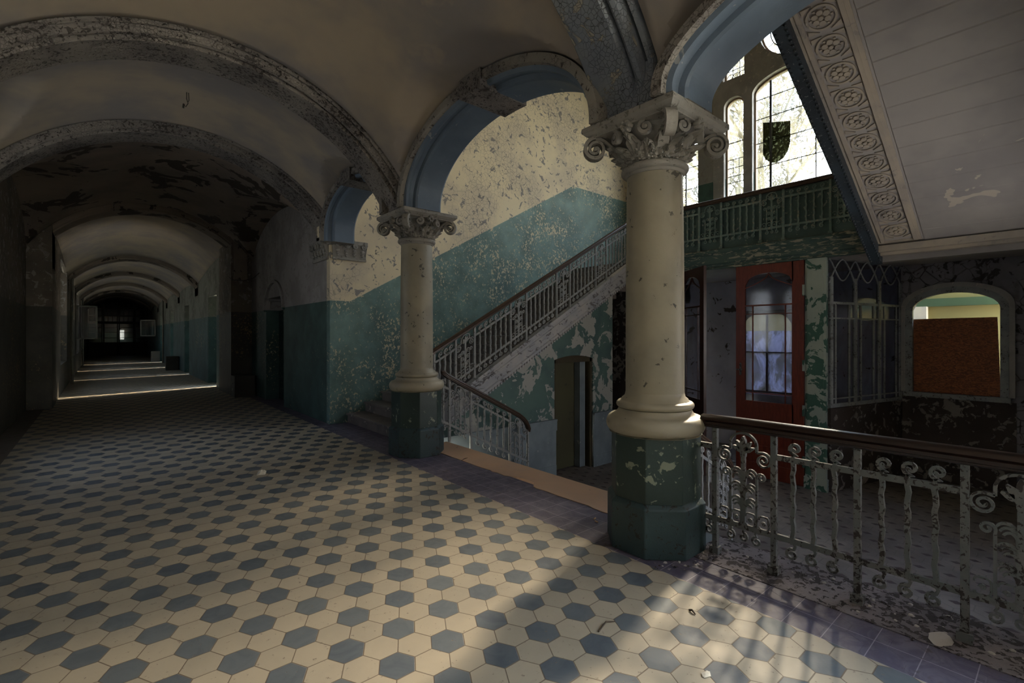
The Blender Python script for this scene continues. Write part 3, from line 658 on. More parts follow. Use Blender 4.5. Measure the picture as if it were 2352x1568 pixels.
def column(cx, cy, label, s=1.0):
    t = empty('column', label, 'column', (cx, cy, 0), group=None)
    R8 = .325 * s
    b = MB()
    def oc(r, z): return [(cx + r / cos(PI / 8) * cos(PI / 8 + k * PI / 4), cy + r / cos(PI / 8) * sin(PI / 8 + k * PI / 4), z) for k in range(8)]
    b.rings([oc(R8, .0), oc(R8, .33), oc(R8 - .03, .36)], caps=True); part(b, 'plinth_foot', 'plinth_low', t, bevel=.006)
    b = MB(); b.rings([oc(R8 - .03, .355), oc(R8 - .03, .81), ]); part(b, 'plinth', 'plinth', t, bevel=.006)
    b = MB(); P = [(.20, .80), (.325, .80)]
    for i in range(9): a = -PI / 2 + PI * i / 8; P.append((.30 + .048 * cos(a), .865 + .062 * sin(a) if i > 0 else .805))
    P += [(.292, .93), (.275, .938), (.262, .958), (.258, .972)]
    for i in range(7): a = -PI / 2 + PI * i / 6; P.append((.245 + .03 * cos(a), 1.0 + .027 * sin(a)))
    P += [(.238, 1.032), (.232, 1.045), (.214, 1.06), (.207, 1.09)]
    b.lathe([(r * s, z) for r, z in P], cx, cy, 56); part(b, 'base_moulding', 'col', t, smooth=True)
    b = MB(); P = [(.207, 1.085), (.2065, 1.5), (.204, 2.1), (.198, 2.55), (.196, 2.66)]; b.lathe([(r * s, z) for r, z in P], cx, cy, 64); part(b, 'shaft', 'col', t, smooth=True)
    b = MB(); P = [(.19, 2.645), (.203, 2.65), (.207, 2.662)]
    for i in range(9): a = -PI / 2 + PI * i / 8; P.append((.212 + .027 * cos(a), 2.695 + .027 * sin(a)))
    P += [(.207, 2.728), (.19, 2.735)]
    b.lathe([(r * s, z) for r, z in P], cx, cy, 56); part(b, 'neck_ring', 'capital', t, smooth=True)
    # capital bell and leaves
    b = MB(); P = [(.19, 2.73), (.195, 2.78), (.215, 2.85), (.26, 2.91), (.31, 2.945), (.31, 2.952)]; b.lathe([(r * s, z) for r, z in P], cx, cy, 40)
    for k in range(8): leaf(b, cx, cy, 2.735, k * PI / 4 + PI / 8, .205, .262, .125, .085, .035)
    for k in range(16): leaf(b, cx, cy, 2.732, k * PI / 8 + .1, .204, .236, .075, .045, .022, 3)
    for k in range(8): leaf(b, cx, cy, 2.75, k * PI / 4, .210, .305, .17, .08, .04)
    for k in range(8):                                     # small caulicole curls
        a = k * PI / 4 + PI / 8; o = Vector((cx + .315 * cos(a), cy + .315 * sin(a), 2.905)); tx = Vector((-sin(a), cos(a), 0)) * (1 if k % 2 else -1)
        volute(b, o, tx, Vector((0, 0, 1)), .036, 1.4, .045)
    for k in range(4):                                     # rosette on each face
        a = k * PI / 2; o = Vector((cx + .345 * cos(a), cy + .345 * sin(a), 2.935)); tx = Vector((-sin(a), cos(a), 0)); rd = Vector((cos(a), sin(a), 0))
        for q in range(6):
            aa = q * PI / 3; c_ = o + tx * .026 * cos(aa) + Vector((0, 0, .026 * sin(aa)))
            b.rings([[c_ + (tx * cos(j * PI / 4) + Vector((0, 0, sin(j * PI / 4)))) * rad + rd * dd for j in range(8)] for rad, dd in ((.018, -.02), (.018, .012), (.009, .024))])
    part(b, 'capital_leaves', 'capital', t, smooth=True)
    for k in range(4):
        b = MB(); a = PI / 4 + k * PI / 2; rd = Vector((cos(a), sin(a), 0)); o = Vector((cx, cy, 2.868)) + rd * .43
        volute(b, o, rd, Vector((0, 0, 1)), .072, 2.0, .075)
        pts = []
        for i in range(12):
            u = i / 11; pts.append(Vector((cx, cy, 0)) + rd * (.25 + .18 * u) + Vector((0, 0, 2.80 + .145 * sin(u * PI / 2))))
        n = rd.cross(Vector((0, 0, 1)))
        b.rings([[p + n * .03 + Vector((0, 0, .012)), p - n * .03 + Vector((0, 0, .012)), p - n * .035 - Vector((0, 0, .014)), p + n * .035 - Vector((0, 0, .014))] for p in pts])
        part(b, 'volute', 'capital', t, smooth=True)
    b = MB(); H = .375
    rg = []
    for hh, z in ((.335, 2.948), (.335, 2.958), (.352, 2.968), (.368, 2.985), (.375, 2.99), (.375, 3.025), (.368, 3.031)):
        rg.append([(cx + sx * hh, cy + sy * hh, z) for sx, sy in ((1, 1), (-1, 1), (-1, -1), (1, -1))])
    b.rings(rg); part(b, 'abacus', 'capital', t)
    return t
column(3.08, 5.50, 'slimmer looking far column beside the stair foot, cream shaft on green octagonal plinth')
column(3.08, 2.00, 'large near column with cream shaft, carved capital and dark green octagonal plinth')
column(3.08, -3.05, 'column at the near end of the front railing, outside the view')
# wall corbels (respond capital)
def corbel(name, fn, wd, label):
    t = empty(name, label, 'corbel', tuple(fn(0, 0, 2.8)))
    b = MB()
    prof = [(.0, 2.79), (.035, 2.79), (.045, 2.80), (.045, 2.82), (.025, 2.83), (.03, 2.9), (.06, 2.98), (.09, 3.04), (.11, 3.06), (.11, 3.115), (.095, 3.12), (0, 3.12)]
    b.rings([[fn(u, d, z) for d, z in prof] for u in (0, wd)]); part(b, 'moulding', 'capital', t)
    b = MB(); n = max(3, int(wd / .13))
    for i in range(n):
        u = wd * (i + .5) / n; o = Vector(fn(u, .10, 3.03)); ax = (Vector(fn(u + .1, .1, 3.03)) - o).normalized() * (1 if i % 2 else -1)
        volute(b, o, ax, Vector((0, 0, 1)), .032, 1.5, .04)
        for (dz, r) in ((2.95, .026), (2.90, .02), (2.865, .014)):
            c_ = Vector(fn(u, .055 if dz > 2.9 else .04, dz)); nn = (Vector(fn(u, .2, dz)) - Vector(fn(u, 0, dz))).normalized(); ax2 = ax
            b.rings([[c_ + (ax2 * cos(j * PI / 4) * 1.3 + Vector((0, 0, sin(j * PI / 4)))) * rad + nn * dd for j in range(8)] for rad, dd in ((r, -.02), (r, .012), (r * .4, .026))])
    part(b, 'carved_leaves', 'capital', t, smooth=True)
    return t
corbel('wall_corbel', lambda u, d, z: (2.96 + u, 8.15 - d, z), .58, 'carved corbel on the stair side of the wall end under the small blue arch')
corbel('wall_corbel', lambda u, d, z: (2.92 - d, 8.2 + u, z), .7, 'carved corbel on the corridor side of the wall end under the flaking rib')
corbel('wall_corbel', lambda u, d, z: (-1.16 + d, 8.2 + u, z), .7, 'dark carved corbel on the left wall opposite the stair foot')
b = MB(); b.box((2.72, 8.0, 3.12), (3.3, 8.2, 3.3)); struct(b, 'trim_40', 'stair_wall', 'plaster block between corbel and small arch')

# ================================================================== MAIN STAIRS
SY0, SY1 = 6.03, 8.15
NS = 19; RISE = 3.15 / NS; RUN = (8.95 - 3.22) / (NS - 1)
st = empty('staircase', 'long straight stone stair rising along the teal wall to the landing', 'staircase', (3.2, 7.1, 0))
for i in range(NS - 1):
    x = 3.22 + i * RUN; z = RISE * (i + 1)
    ya = SY0 - (.0 if i > 2 else .0)
    b = MB(); b.box((x, SY0 + .07, max(z - .24, .0)), (x + RUN + .02, SY1 - .002, z - .035)); b.box((x - .03, SY0 + .06, z - .035), (x + RUN + .01, SY1 - .002, z)); part(b, 'step', 'step', st, bevel=.006)
# stringer
def sl(x): return .55 * x - 1.62
b = MB()
prof = [(-.06, .02), (-.06, -.04), (-.04, -.055), (-.04, -.09), (-.055, -.10), (-.055, -.13), (-.03, -.14), (-.03, -.27), (-.05, -.285), (-.05, -.33), (-.03, -.345), (-.03, -.37), (.06, -.37), (.06, .02)]
xs = [3.35, 8.9]
b.rings([[(x, SY0 + dy, sl(x) + dz + .02) for dy, dz in prof] for x in xs]); part(b, 'stringer', 'stringer', st)
b = MB()
nb = 90
for i in range(nb):                                        # bead ornament along the stringer
    x = 3.6 + i * (5.2 / nb); z = sl(x) - .33
    b.box((x - .018, SY0 - .062, z - .014), (x + .018, SY0 - .045, z + .018))
part(b, 'bead_moulding', 'stringer', st)['kind'] = 'stuff'
b = MB(); b.rings([[(x, SY0 + .03, sl(x) - .32), (x, SY1, sl(x) - .32), (x, SY1, sl(x) - .38), (x, SY0 + .03, sl(x) - .38)] for x in (3.3, 8.95)]); part(b, 'underside', 'hallroof', st)
# landing
b = MB(); b.box((8.92, -.3, 2.83), (11.6, 8.15, 3.15)); struct(b, 'floor_landing', 'step', 'half landing slab in front of the tall windows')
b = MB(); b.box((8.95, -.3, 2.76), (11.4, 8.15, 2.83)); struct(b, 'ceiling_landing', 'soffit', 'plaster underside of the landing')
# under-stair wall with door opening
b = MB(); Yw = SY0 + .0
def wtop(x): return sl(x) - .32
for (xa, xb, za, zb) in ((3.3, 6.14, None, None), (7.2, 7.80, None, None)):
    b.rings([[(x, Yw, ZL), (x, Yw + .2, ZL), (x, Yw + .2, wtop(x)), (x, Yw, wtop(x))] for x in (xa, xb)])
nn = 10
for i in range(nn):
    xa = 6.14 + 1.06 * i / nn; xb = 6.14 + 1.06 * (i + 1) / nn
    zf = lambda x: 1.06 + .07 * (1 - ((x - 6.67) / .53) ** 2)
    b.rings([[(x, Yw, zf(x)), (x, Yw + .2, zf(x)), (x, Yw + .2, wtop(x)), (x, Yw, wtop(x))] for x in (xa, xb)])
b.box((6.04, Yw + .2, ZL), (6.14, SY1, 1.5)); b.box((7.2, Yw + .2, ZL), (7.3, SY1, 1.9)); b.box((6.1, 7.2, ZL), (7.3, 7.3, 1.6))
struct(b, 'wall_understair', 'understair', 'peeling green and white wall below the stairs')
b = MB()
for (xa, xb) in ((3.7, 6.16), (7.18, 7.84)):
    b.box((xa, Yw - .05, -.19), (xb, Yw, .0)); b.box((xa, Yw - .025, ZL), (xb, Yw, -.19)); b.box((xa, Yw - .06, -.02), (xb, Yw, .01)); b.box((xa, Yw - .035, ZL), (xb, Yw, ZL + .22))
b.box((7.78, Yw - .025, ZL), (7.84, Yw + .22, -.0))
struct(b, 'baseboard_understair', 'ledge', 'grey blue dado ledge at the foot of the wall below the stairs')
dd = empty('door_%d' % DN, 'narrow olive door below the stairs, standing ajar', 'door', (6.67, Yw + .2, ZL), kind='structure'); DN += 1
b = MB(); b.box((6.14, Yw + .03, ZL), (6.20, Yw + .2, 1.07)); b.box((7.14, Yw + .03, ZL), (7.2, Yw + .2, 1.07)); b.box((6.14, Yw + .03, 1.0), (7.2, Yw + .2, 1.13)); part(b, 'door_frame', 'brownframe', dd)
b = MB(); b.box((6.2, Yw + .25, ZL + .02), (7.1, Yw + .29, 1.0)); part(b, 'door_leaf', 'olive', dd, label='flat olive door leaf')
b = MB(); b.box((6.24, Yw + .22, ZL + .1), (6.30, Yw + .25, .98)); part(b, 'door_strip', 'ledge', dd)
b = MB(); b.box((6.93, Yw + .1, ZL + .02), (7.08, Yw + .24, 1.0)); part(b, 'jamb_lining', 'ledge', dd, label='pale grey jamb lining with chipped paint')
# wall under landing behind column
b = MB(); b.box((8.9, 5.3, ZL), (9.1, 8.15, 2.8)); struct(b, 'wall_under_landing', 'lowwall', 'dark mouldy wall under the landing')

# ================================================================== BALUSTRADES
def spiral(cx, cy, r0, r1, a0, turns, n=22):
    return [(cx + (r0 + (r1 - r0) * i / n) * cos(a0 + turns * 2 * PI * i / n), cy + (r0 + (r1 - r0) * i / n) * sin(a0 + turns * 2 * PI * i / n)) for i in range(n + 1)]
def railing(name, label, F, segs, mat, H=.95, railmat='rail', s_end=None, lod=1, rail_pts=None, group=None, foot=True, nrm=None, loc=None, hw=.045):
    """segs: list of (kind, s0, s1, count). F(s,h,o)->world point."""
    t = empty(name, label, 'balustrade', loc or tuple(F(segs[0][1], 0, 0)))
    s0 = segs[0][1]; s1 = segs[-1][2]; n = max(2, int(abs(s1 - s0) / .25))
    posts = []
    for k in segs:
        for e in (k[1], k[2]):
            if all(abs(e - p) > .03 for p in posts): posts.append(e)
    TR, LR = H - .225, H - .72
    for p in posts:
        b = MB(); b.ribbon([(p, .0), (p, H - .08)], .032, .032, F)
        po = part(b, 'post', mat, t)
        if foot: b = MB(); b.ribbon([(p, -.005), (p, .05)], .06, .055, F); part(b, 'post_foot', mat, po)
    dr = 1 if s1 > s0 else -1
    b = MB(); b.ribbon([(s0 + (s1 - s0) * i / n, LR) for i in range(n + 1)], .034, .02, F); part(b, 'bottom_rail', mat, t)
    for kd in segs:
        a, c = kd[1], kd[2]
        if kd[0] == 'B':
            b = MB(); b.ribbon([(a, TR), (c, TR)], .034, .02, F); part(b, 'top_rail', mat, t)
            cnt = kd[3]
            for i in range(cnt):
                x = a + (c - a) * (i + 1) / (cnt + 1); b = MB()
                pts = [(x + .0045 * sin(q * 1.9 + i), LR - .02 + (TR - LR + .04) * q / 14) for q in range(15)]
                b.ribbon(pts, .022, .026, F)
                b.ribbon([(x, TR)] + [(x, TR + .03)] + spiral(x + .012 * dr, TR + .07, .038, .008, -PI / 2 - .3, 1.35 * -dr, 16), .017, .017, F)
                b.ribbon([(x, LR), (x - .012, LR - .03)] + spiral(x + .006, LR - .085, .036, .008, PI / 2 + .3, 1.3 * dr, 16), .016, .017, F)
                part(b, 'baluster', mat, t)
        elif kd[0] == 'O':
            c0 = (a + c) / 2; W = abs(c - a); k = W / .38; b = MB()
            zt = H - .2                                     # centre of the crowning arch
            b.ribbon([(c0, LR), (c0, zt + .0)], .026, .022, F)
            ar = [(c0 + .085 * k * cos(q), zt + .02 + .075 * sin(q)) for q in [PI * i / 14 for i in range(15)]]
            b.ribbon([(c0 + .085 * k, zt - .02)] + ar + [(c0 - .085 * k, zt - .02)], .014, .018, F)
            for sg in (1, -1):
                cxs = c0 + sg * .125 * k
                sp_ = spiral(cxs, zt - .065, .052, .006, PI / 2 + (0 if sg > 0 else 0), -sg * 1.8, 30)
                b.ribbon([(c0 + sg * .085 * k, zt - .02)] + sp_, .013, .018, F)
                xb = c0 + sg * .085 * k
                b.ribbon([(xb, LR)] + [(xb, LR + (zt - .2 - LR) * q / 4) for q in range(1, 5)] + spiral(xb + sg * .028, zt - .18, .03, .006, PI if sg > 0 else 0, -sg * 1.25, 16), .013, .015, F)
                # curling leaves on the stem
                for lv, hh in enumerate([LR + .13, LR + .225, LR + .32]):
                    for rep in range(3):
                        R0 = .066 - rep * .011; pts = []; ws = []
                        for q in range(9):
                            aa = PI - PI * .80 * q / 8
                            pts.append((c0 + sg * (.008 + R0 * .62 + R0 * .62 * cos(aa)), hh - rep * .010 + R0 * .9 * sin(aa) - (.02 if q == 0 else 0))); ws.append(.0155 * (1.15 - .5 * q / 8))
                        b.ribbon(pts, ws, .014 - rep * .002, F, o=(.004 * (1 - rep)))
                # palmette lobes
                for q, aa in enumerate((.5, 1.05)):
                    L = .075 - .012 * q; pts = [(c0 + sg * L * u * sin(aa) + sg * .012 * u * u, zt - .03 + L * u * cos(aa) * 1.1) for u in (0, .25, .5, .75, 1.0)]
                    b.ribbon(pts, [.012, .024, .034, .026, .008], .026, F)
                # small rounded squares at the foot
                for q in (.045, .128):
                    cxq = c0 + sg * q * k; ww, hq = .030, .042; z0 = LR + .055
                    loop = [(cxq + ww * (abs(cos(a_)) ** .5) * (1 if cos(a_) >= 0 else -1), z0 + hq * (abs(sin(a_)) ** .5) * (1 if sin(a_) >= 0 else -1)) for a_ in [2 * PI * i / 20 + .2 for i in range(19)]]
                    b.ribbon(loop, .009, .014, F); b.ribbon(spiral(cxq, z0 - .005, .014, .004, 0, 1.2, 10), .008, .012, F)
                b.ribbon([(xb, LR), (xb - sg * .008, LR - .03)] + spiral(xb, LR - .075, .032, .007, PI / 2, sg * 1.25, 14), .012, .015, F)
            b.ribbon([(c0, zt - .06), (c0, zt - .03), (c0, zt + .01), (c0, zt + .05), (c0, zt + .075)], [.03, .036, .044, .03, .008], .030, F)
            b.ribbon([(c0, LR), (c0, LR - .03)] + spiral(c0 + .0, LR - .07, .03, .007, PI / 2, 1.25, 14), .013, .015, F)
            part(b, 'scroll_panel', mat, t)
            if kd[3]: b = MB(); b.ribbon([(a, TR + .0), (a + (c - a) * .02, TR)], .03, .02, F)
    # handrail
    b = MB(); rp_ = rail_pts or [(s0 + (s1 - s0) * i / n, H) for i in range(n + 1)]
    prof = [(-.6, -.95), (-.78, -.8), (-.78, -.62), (-1, -.5), (-1.0, -.1), (-.82, .0), (-.95, .18), (-.8, .55), (-.45, .82), (0, .92), (.45, .82), (.8, .55), (.95, .18), (.82, 0), (1.0, -.1), (1, -.5), (.78, -.62), (.78, -.8), (.6, -.95)]
    rings = []
    for i, (s_, h_) in enumerate(rp_):
        sc = .55 if i in (0, len(rp_) - 1) else 1.0
        p0 = rp_[max(0, i - 1)]; p1 = rp_[min(len(rp_) - 1, i + 1)]; dx, dy = p1[0] - p0[0], p1[1] - p0[1]; l = math.hypot(dx, dy) or 1
        nx, ny = -dy / l * dr, dx / l * dr
        rings.append([F(s_ + nx * (v * .046 * sc - .046), h_ + ny * (v * .046 * sc - .046), u * hw * sc) for u, v in prof])
    b.rings(rings); part(b, 'handrail', railmat, t, smooth=True)
    return t
# front balustrade, plane x = 3.22, s = y
Ff = lambda s, h, o: (3.22 + o, s, h)
segs = [('B', 1.61 + .0, 1.61, 0)]
fs = [('O', 1.61, 1.23, 0), ('B', 1.23, .79, 3), ('B', .79, .35, 3), ('O', .35, -.03, 0), ('B', -.03, -.47, 3), ('B', -.47, -.91, 3), ('O', -.91, -1.29, 0), ('B', -1.29, -1.73, 3), ('B', -1.73, -2.17, 3), ('O', -2.17, -2.55, 0)]
rpts = [(1.72, .925), (1.715, .945), (1.70, .955)] + [(1.7 - i * .25, .96) for i in range(1, 18)]
fr = railing('front_balustrade', 'near iron railing with dark wooden handrail along the floor edge right of the near column', Ff, fs, 'iron', .96, 'rail', rail_pts=rpts, hw=.05, loc=(3.22, 1.61, 0))
b = MB(); b.ribbon([(1.61, .735), (1.75, .735)], .034, .02, Ff); part(b, 'wall_tie', 'iron', fr)
b = MB(); b.ribbon([(1.61, .24), (1.78, .24)], .034, .022, Ff)
for x in (1.655, 1.70): b.ribbon([(x, .24), (x - .01, .2)] + spiral(x, .155, .034, .008, PI / 2, 1.25, 14), .012, .015, Ff)
o = part(b, 'wall_tie', 'iron', fr)
# stair balustrade on the main flight, plane y = SY0
Fs = lambda s, h, o: (s, SY0 + o, sl(s) + h)
ss = [('O', 3.34, 3.66, 0), ('B', 3.66, 4.03, 3), ('O', 4.03, 4.38, 0), ('B', 4.38, 5.11, 6), ('O', 5.11, 5.46, 0), ('B', 5.46, 6.19, 6), ('O', 6.19, 6.54, 0), ('B', 6.54, 7.27, 6), ('O', 7.27, 7.60, 0), ('B', 7.60, 8.3, 6), ('O', 8.3, 8.62, 0), ('B', 8.62, 8.85, 2)]
railing('stair_balustrade', 'long sloping iron railing with wooden handrail rising along the main stairs', Fs, ss, 'iron_light', .93, 'railx', foot=False, loc=(3.34, SY0, .2), hw=.04)
# descending balustrades
def desc(Y, label, outw):
    sd = lambda s: -.52 * (s - 3.68)
    def F(s, h, o): return (s, Y + o, sd(s) + h + (.02 if s > 0 else 0))
    H = .97
    rp_ = [(3.60, H), (3.66, H + .01)] + [(3.7 + i * .15, H) for i in range(10)] + [(5.15, H - .02), (5.22, H - .05), (5.27, H - .1), (5.30, H - .16), (5.31, H - .22)]
    return railing('lower_balustrade', label, F, [('B', 3.54, 3.74, 1), ('O', 3.74, 4.11, 0), ('B', 4.11, 4.86, 5), ('O', 4.86, 5.24, 0)], 'iron_light', H, 'railx', foot=False, rail_pts=rp_, loc=(3.6, Y, 0), hw=.045)
desc(5.75, 'short iron railing descending beside the far column with a curved handrail end', 1)
desc(2.45, 'iron railing descending behind the near column, seen through the front railing', -1)
# balcony balustrade, plane x = 8.9
Fb = lambda s, h, o: (8.90 + o, s, 3.13 + h)
bs = [('B', 6.0, 5.92, 0), ('O', 5.92, 5.52, 0), ('B', 5.52, 4.78, 5), ('O', 4.78, 4.34, 0), ('B', 4.34, 3.63, 5), ('O', 3.63, 3.25, 0), ('B', 3.25, 2.55, 5), ('O', 2.55, 2.17, 0)]
railing('landing_balustrade', 'green painted iron railing along the edge of the window landing', Fb, bs, 'iron_green', .97, 'railx', foot=True, loc=(8.9, 6.0, 3.13), hw=.045)
bp = empty('green_backing_panels', 'green boards fixed behind the landing railing', 'panels', (8.95, 4.0, 3.13))
for (a, c) in ((5.9, 4.78), (4.78, 4.34), (4.34, 3.63), (3.63, 3.25), (3.25, 2.55), (2.55, 2.0)):
    b = MB(); b.box((8.935, c + .001, 3.15), (8.95, a - .001, 4.04)); part(b, 'panel', 'greenboard', bp)

# ================================================================== LANDING FASCIA AND PORCH
b = MB()
prof = [(8.97, 2.76), (8.86, 2.76), (8.86, 2.79), (8.88, 2.80), (8.88, 2.84), (8.85, 2.86), (8.85, 3.02), (8.83, 3.035), (8.81, 3.06), (8.81, 3.11), (8.83, 3.13), (8.97, 3.15)]
b.rings([[(x, y, z) for x, z in prof] for y in (1.95, 6.05)]); struct(b, 'trim_41', 'fascia', 'green painted moulded fascia under the landing railing')
b = MB(); b.box((8.90, -.3, 2.6), (8.97, 1.95, 3.15)); struct(b, 'trim_42', 'soffit', 'plaster beam under the upper flight foot')
b = MB(); b.box((8.86, 2.60, ZL), (8.98, 2.90, 2.77)); b.box((8.85, 2.58, ZL), (8.99, 2.92, ZL + .2)); b.box((8.845, 2.63, -.2), (8.86, 2.87, 2.6)); o = struct(b, 'trim_43', 'postgreen', 'green and white peeling post between red door and lattice')
def porchdoor(name, label, mat, P, W):
    """P(u, z, d): u along leaf from hinge, d outward"""
    t = empty(name, label, 'door', tuple(P(0, ZL, 0)), kind='structure'); z0, z1 = ZL + .02, 2.75
    B = lambda b, u0, u1, za, zb, d0=-.025, d1=.025: b.rings([[P(u0, za, d), P(u1, za, d), P(u1, zb, d), P(u0, zb, d)] for d in (d0, d1)])
    b = MB(); S_ = .16
    B(b, 0, S_ + .02, z0, z1); B(b, W - S_, W, z0, z1); B(b, S_, W - S_, z0, z0 + .25); B(b, S_, W - S_, .02, .33); B(b, S_, W - S_, -.42, -.22)
    # arched head
    c0 = W / 2; hw = W / 2 - S_; N = 14
    for i in range(N):
        ua, ub = c0 - hw + 2 * hw * i / N, c0 - hw + 2 * hw * (i + 1) / N
        fz = lambda u: 2.40 + .20 * sqrt(max(0, 1 - ((u - c0) / hw) ** 2))
        b.rings([[P(ua, fz(ua), d), P(ub, fz(ub), d), P(ub, z1, d), P(ua, z1, d)] for d in (-.025, .025)])
    part(b, 'door_frame', mat, t)
    b = MB()
    for (za, zb) in ((z0 + .22, -.40), (-.24, .04)): B(b, S_, W - S_, za, zb, -.01, .012); B(b, S_ + .05, W - S_ - .05, za + .05, zb - .05, -.015, .02)
    part(b, 'lower_panel', mat, t)
    b = MB(); G = lambda u, z, d: P(u, z, d)
    B(b, S_, W - S_, 2.02, 2.045, -.02, .028); B(b, S_, W - S_, 1.87, 1.885, -.012, .02); B(b, S_, W - S_, .47, .485, -.012, .02)
    for u in (S_ + .13, W - S_ - .13): B(b, u - .006, u + .006, .33, 2.03, -.012, .02)
    for sg in (1, -1):
        pts = [(c0 + sg * (.0 + hw * q / 10), 2.59 - .24 * (q / 10) ** .55) for q in range(11)]
        b.ribbon(pts, .014, .03, G)
        pts = [(c0 + sg * (hw * (1 - q / 10)), 2.36 + .22 * (q / 10) ** .5) for q in range(11)]
    part(b, 'glazing_bars', mat, t)
    b = MB(); B(b, S_, W - S_, .33, 2.58, -.003, .003); part(b, 'pane', 'pane', t)
    return t, B
P1 = lambda u, z, d: (8.88 - d, 2.92 + u, z)
t, B = porchdoor('door_%d' % DN, 'closed red brown wooden door leaf with arched glazing', 'reddoor', P1, 1.12); DN += 1
b = MB()
for z in (2.25, 1.0, .25, -.6): b.box((8.83, 2.905, z - .09), (8.856, 2.935, z + .09))
part(b, 'hinge', 'postgreen', t)
b = MB(); B(b, 1.02, 1.05, .78, 1.0, .025, .04); B(b, .99, 1.10, .87, .89, .04, .07); part(b, 'door_handle', 'iron', t)
ca, sa = .616, .788
P2 = lambda u, z, d: (8.88 - u * ca + d * sa, 5.17 - u * sa - d * ca, z)
t, B = porchdoor('door_%d' % DN, 'dark wooden glazed door leaf swung open beside the near column', 'darkdoor', P2, 1.12); DN += 1
b = MB(); b.box((8.86, 5.17, ZL), (8.98, 5.3, 2.77)); struct(b, 'trim_44', 'darkdoor', 'dark wooden door post of the porch')
# porch interior
b = MB(); b.box((11.1, 5.0, ZL), (11.3, 6.55, 2.8)); b.box((11.1, 7.7, ZL), (11.3, 8.15, 2.8)); b.box((11.1, 6.2, ZL), (11.3, 7.7, -.2)); b.box((11.1, 6.2, 2.3), (11.3, 7.7, 2.8)); b.box((11.1, 2.05, ZL), (11.3, 3.85, 2.8)); b.box((11.1, 3.85, 2.05), (11.3, 5.0, 2.8)); b.box((11.1, 3.8, ZL), (11.3, 5.0, .2))  # hidden opening towards the stair wall added so sun brightens the porch
struct(b, 'wall_porch', 'porch', 'bluish white plaster wall inside the porch')
wd = empty('window_%d' % WN, 'arched glazed opening at the back of the porch seen through the red door', 'window', (11.2, 4.4, 0), kind='structure'); WN += 1
b = MB(); sash(b, 11.18, 3.85, 5.0, .2, 2.05, .05, .07, 2, 1)
for i in range(10):
    ya, yb = 3.9 + 1.05 * i / 10, 3.9 + 1.05 * (i + 1) / 10; yc, hw = 4.425, .525
    fz = lambda y: 1.72 + .28 * sqrt(max(0, 1 - ((y - yc) / hw) ** 2))
    b.rings([[(x, ya, fz(ya)), (x, yb, fz(yb)), (x, yb, 2.06), (x, ya, 2.06)] for x in (11.17, 11.22)])
part(b, 'window_frame', 'darkdoor', wd)
b = MB(); b.box((11.2, 3.9, 1.6), (11.205, 4.95, 2.0)); part(b, 'upper_pane', 'glass', wd)
b = MB(); b.box((11.2, 3.9, .2), (11.205, 4.95, 1.6)); part(b, 'lower_pane', 'frosted', wd)
# lattice screen
A0 = Vector((8.93, 2.58, 0)); A1 = Vector((11.05, 2.055, 0)); dv = (A1 - A0); LL = dv.length; dv.normalize(); nv = Vector((dv.y, -dv.x, 0))
FL = lambda s, h, o: tuple(A0 + dv * s + nv * o + Vector((0, 0, h)))
t = empty('lattice_screen', 'glazed iron lattice screen with curved tracery beside the green post', 'screen', tuple(FL(0, ZL, 0)))
b = MB(); b.ribbon([(0, .02), (LL, .02)], .6, .06, FL); b.ribbon([(0, ZL + .3), (LL, ZL + .3)], .6, .05, FL); b.ribbon([(0, -.35), (LL, -.35)], .25, .05, FL)
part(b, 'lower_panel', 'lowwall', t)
b = MB(); w3 = LL / 3
b.ribbon([(0, .36), (LL, .36)], .06, .06, FL)
part(b, 'sill', 'lattice', t)
b = MB()
for x in (.05, w3, 2 * w3, LL - .04): b.ribbon([(x, .35), (x, 2.45)], .065, .05, FL)
part(b, 'mullion', 'lattice', t)
b = MB()
for z in (.47, 1.78, 2.03): b.ribbon([(0, z), (LL, z)], .022 if z < 2 else .04, .03, FL)
for i in range(3):
    for dx in (.17, w3 - .17): b.ribbon([(i * w3 + dx, .38), (i * w3 + dx, 2.03)], .035, .03, FL)
    c0 = i * w3 + w3 / 2
    for sg in (1, -1):
        pts = [(c0 + sg * w3 * .5 * (q / 10), 2.75 - .40 * (q / 10) ** 1.6) for q in range(11)]; b.ribbon(pts, .022, .03, FL)
        pts = [(i * w3 + (w3 if sg > 0 else 0) - sg * w3 * .5 * (q / 10), 2.74 - .34 * sin(PI * q / 20) ** 1.5) for q in range(11)]; b.ribbon(pts, .018, .028, FL)
part(b, 'lattice_bars', 'lattice', t)
b = MB(); b.ribbon([(0, 1.55), (LL, 1.55)], 2.36, .004, FL); part(b, 'pane', 'pane', t)
# boarded window wall
b = MB(); X = 11.05
zt = lambda y: 1.95 + .33 * sqrt(max(0, 1 - ((y - 1.33) / .60) ** 2))
b.box((X, -.4, ZL), (X + .3, .73, 2.8)); b.box((X, 1.93, ZL), (X + .3, 2.1, 2.8)); b.box((X, .73, ZL), (X + .3, 1.93, .5))
for i in range(16):
    ya, yb = .73 + 1.2 * i / 16, .73 + 1.2 * (i + 1) / 16
    b.rings([[(x, ya, zt(ya)), (x, yb, zt(yb)), (x, yb, 2.8), (x, ya, 2.8)] for x in (X, X + .3)])
struct(b, 'wall_ticket', 'stonewall', 'crumbling grey wall around the boarded opening')
wd = empty('window_%d' % WN, 'arched opening with stone surround and a board closing its lower part', 'window', (X, 1.33, .5), kind='structure'); WN += 1
b = MB(); rings = []
pth = [(1.93, .5), (1.93, 1.2), (1.93, 1.95)] + [(1.33 + .6 * cos(PI * i / 18), 1.95 + .33 * sin(PI * i / 18)) for i in range(1, 18)] + [(.73, 1.95), (.73, 1.2), (.73, .5)]
Fw = lambda s, h, o: (X - .02 + o, s, h)
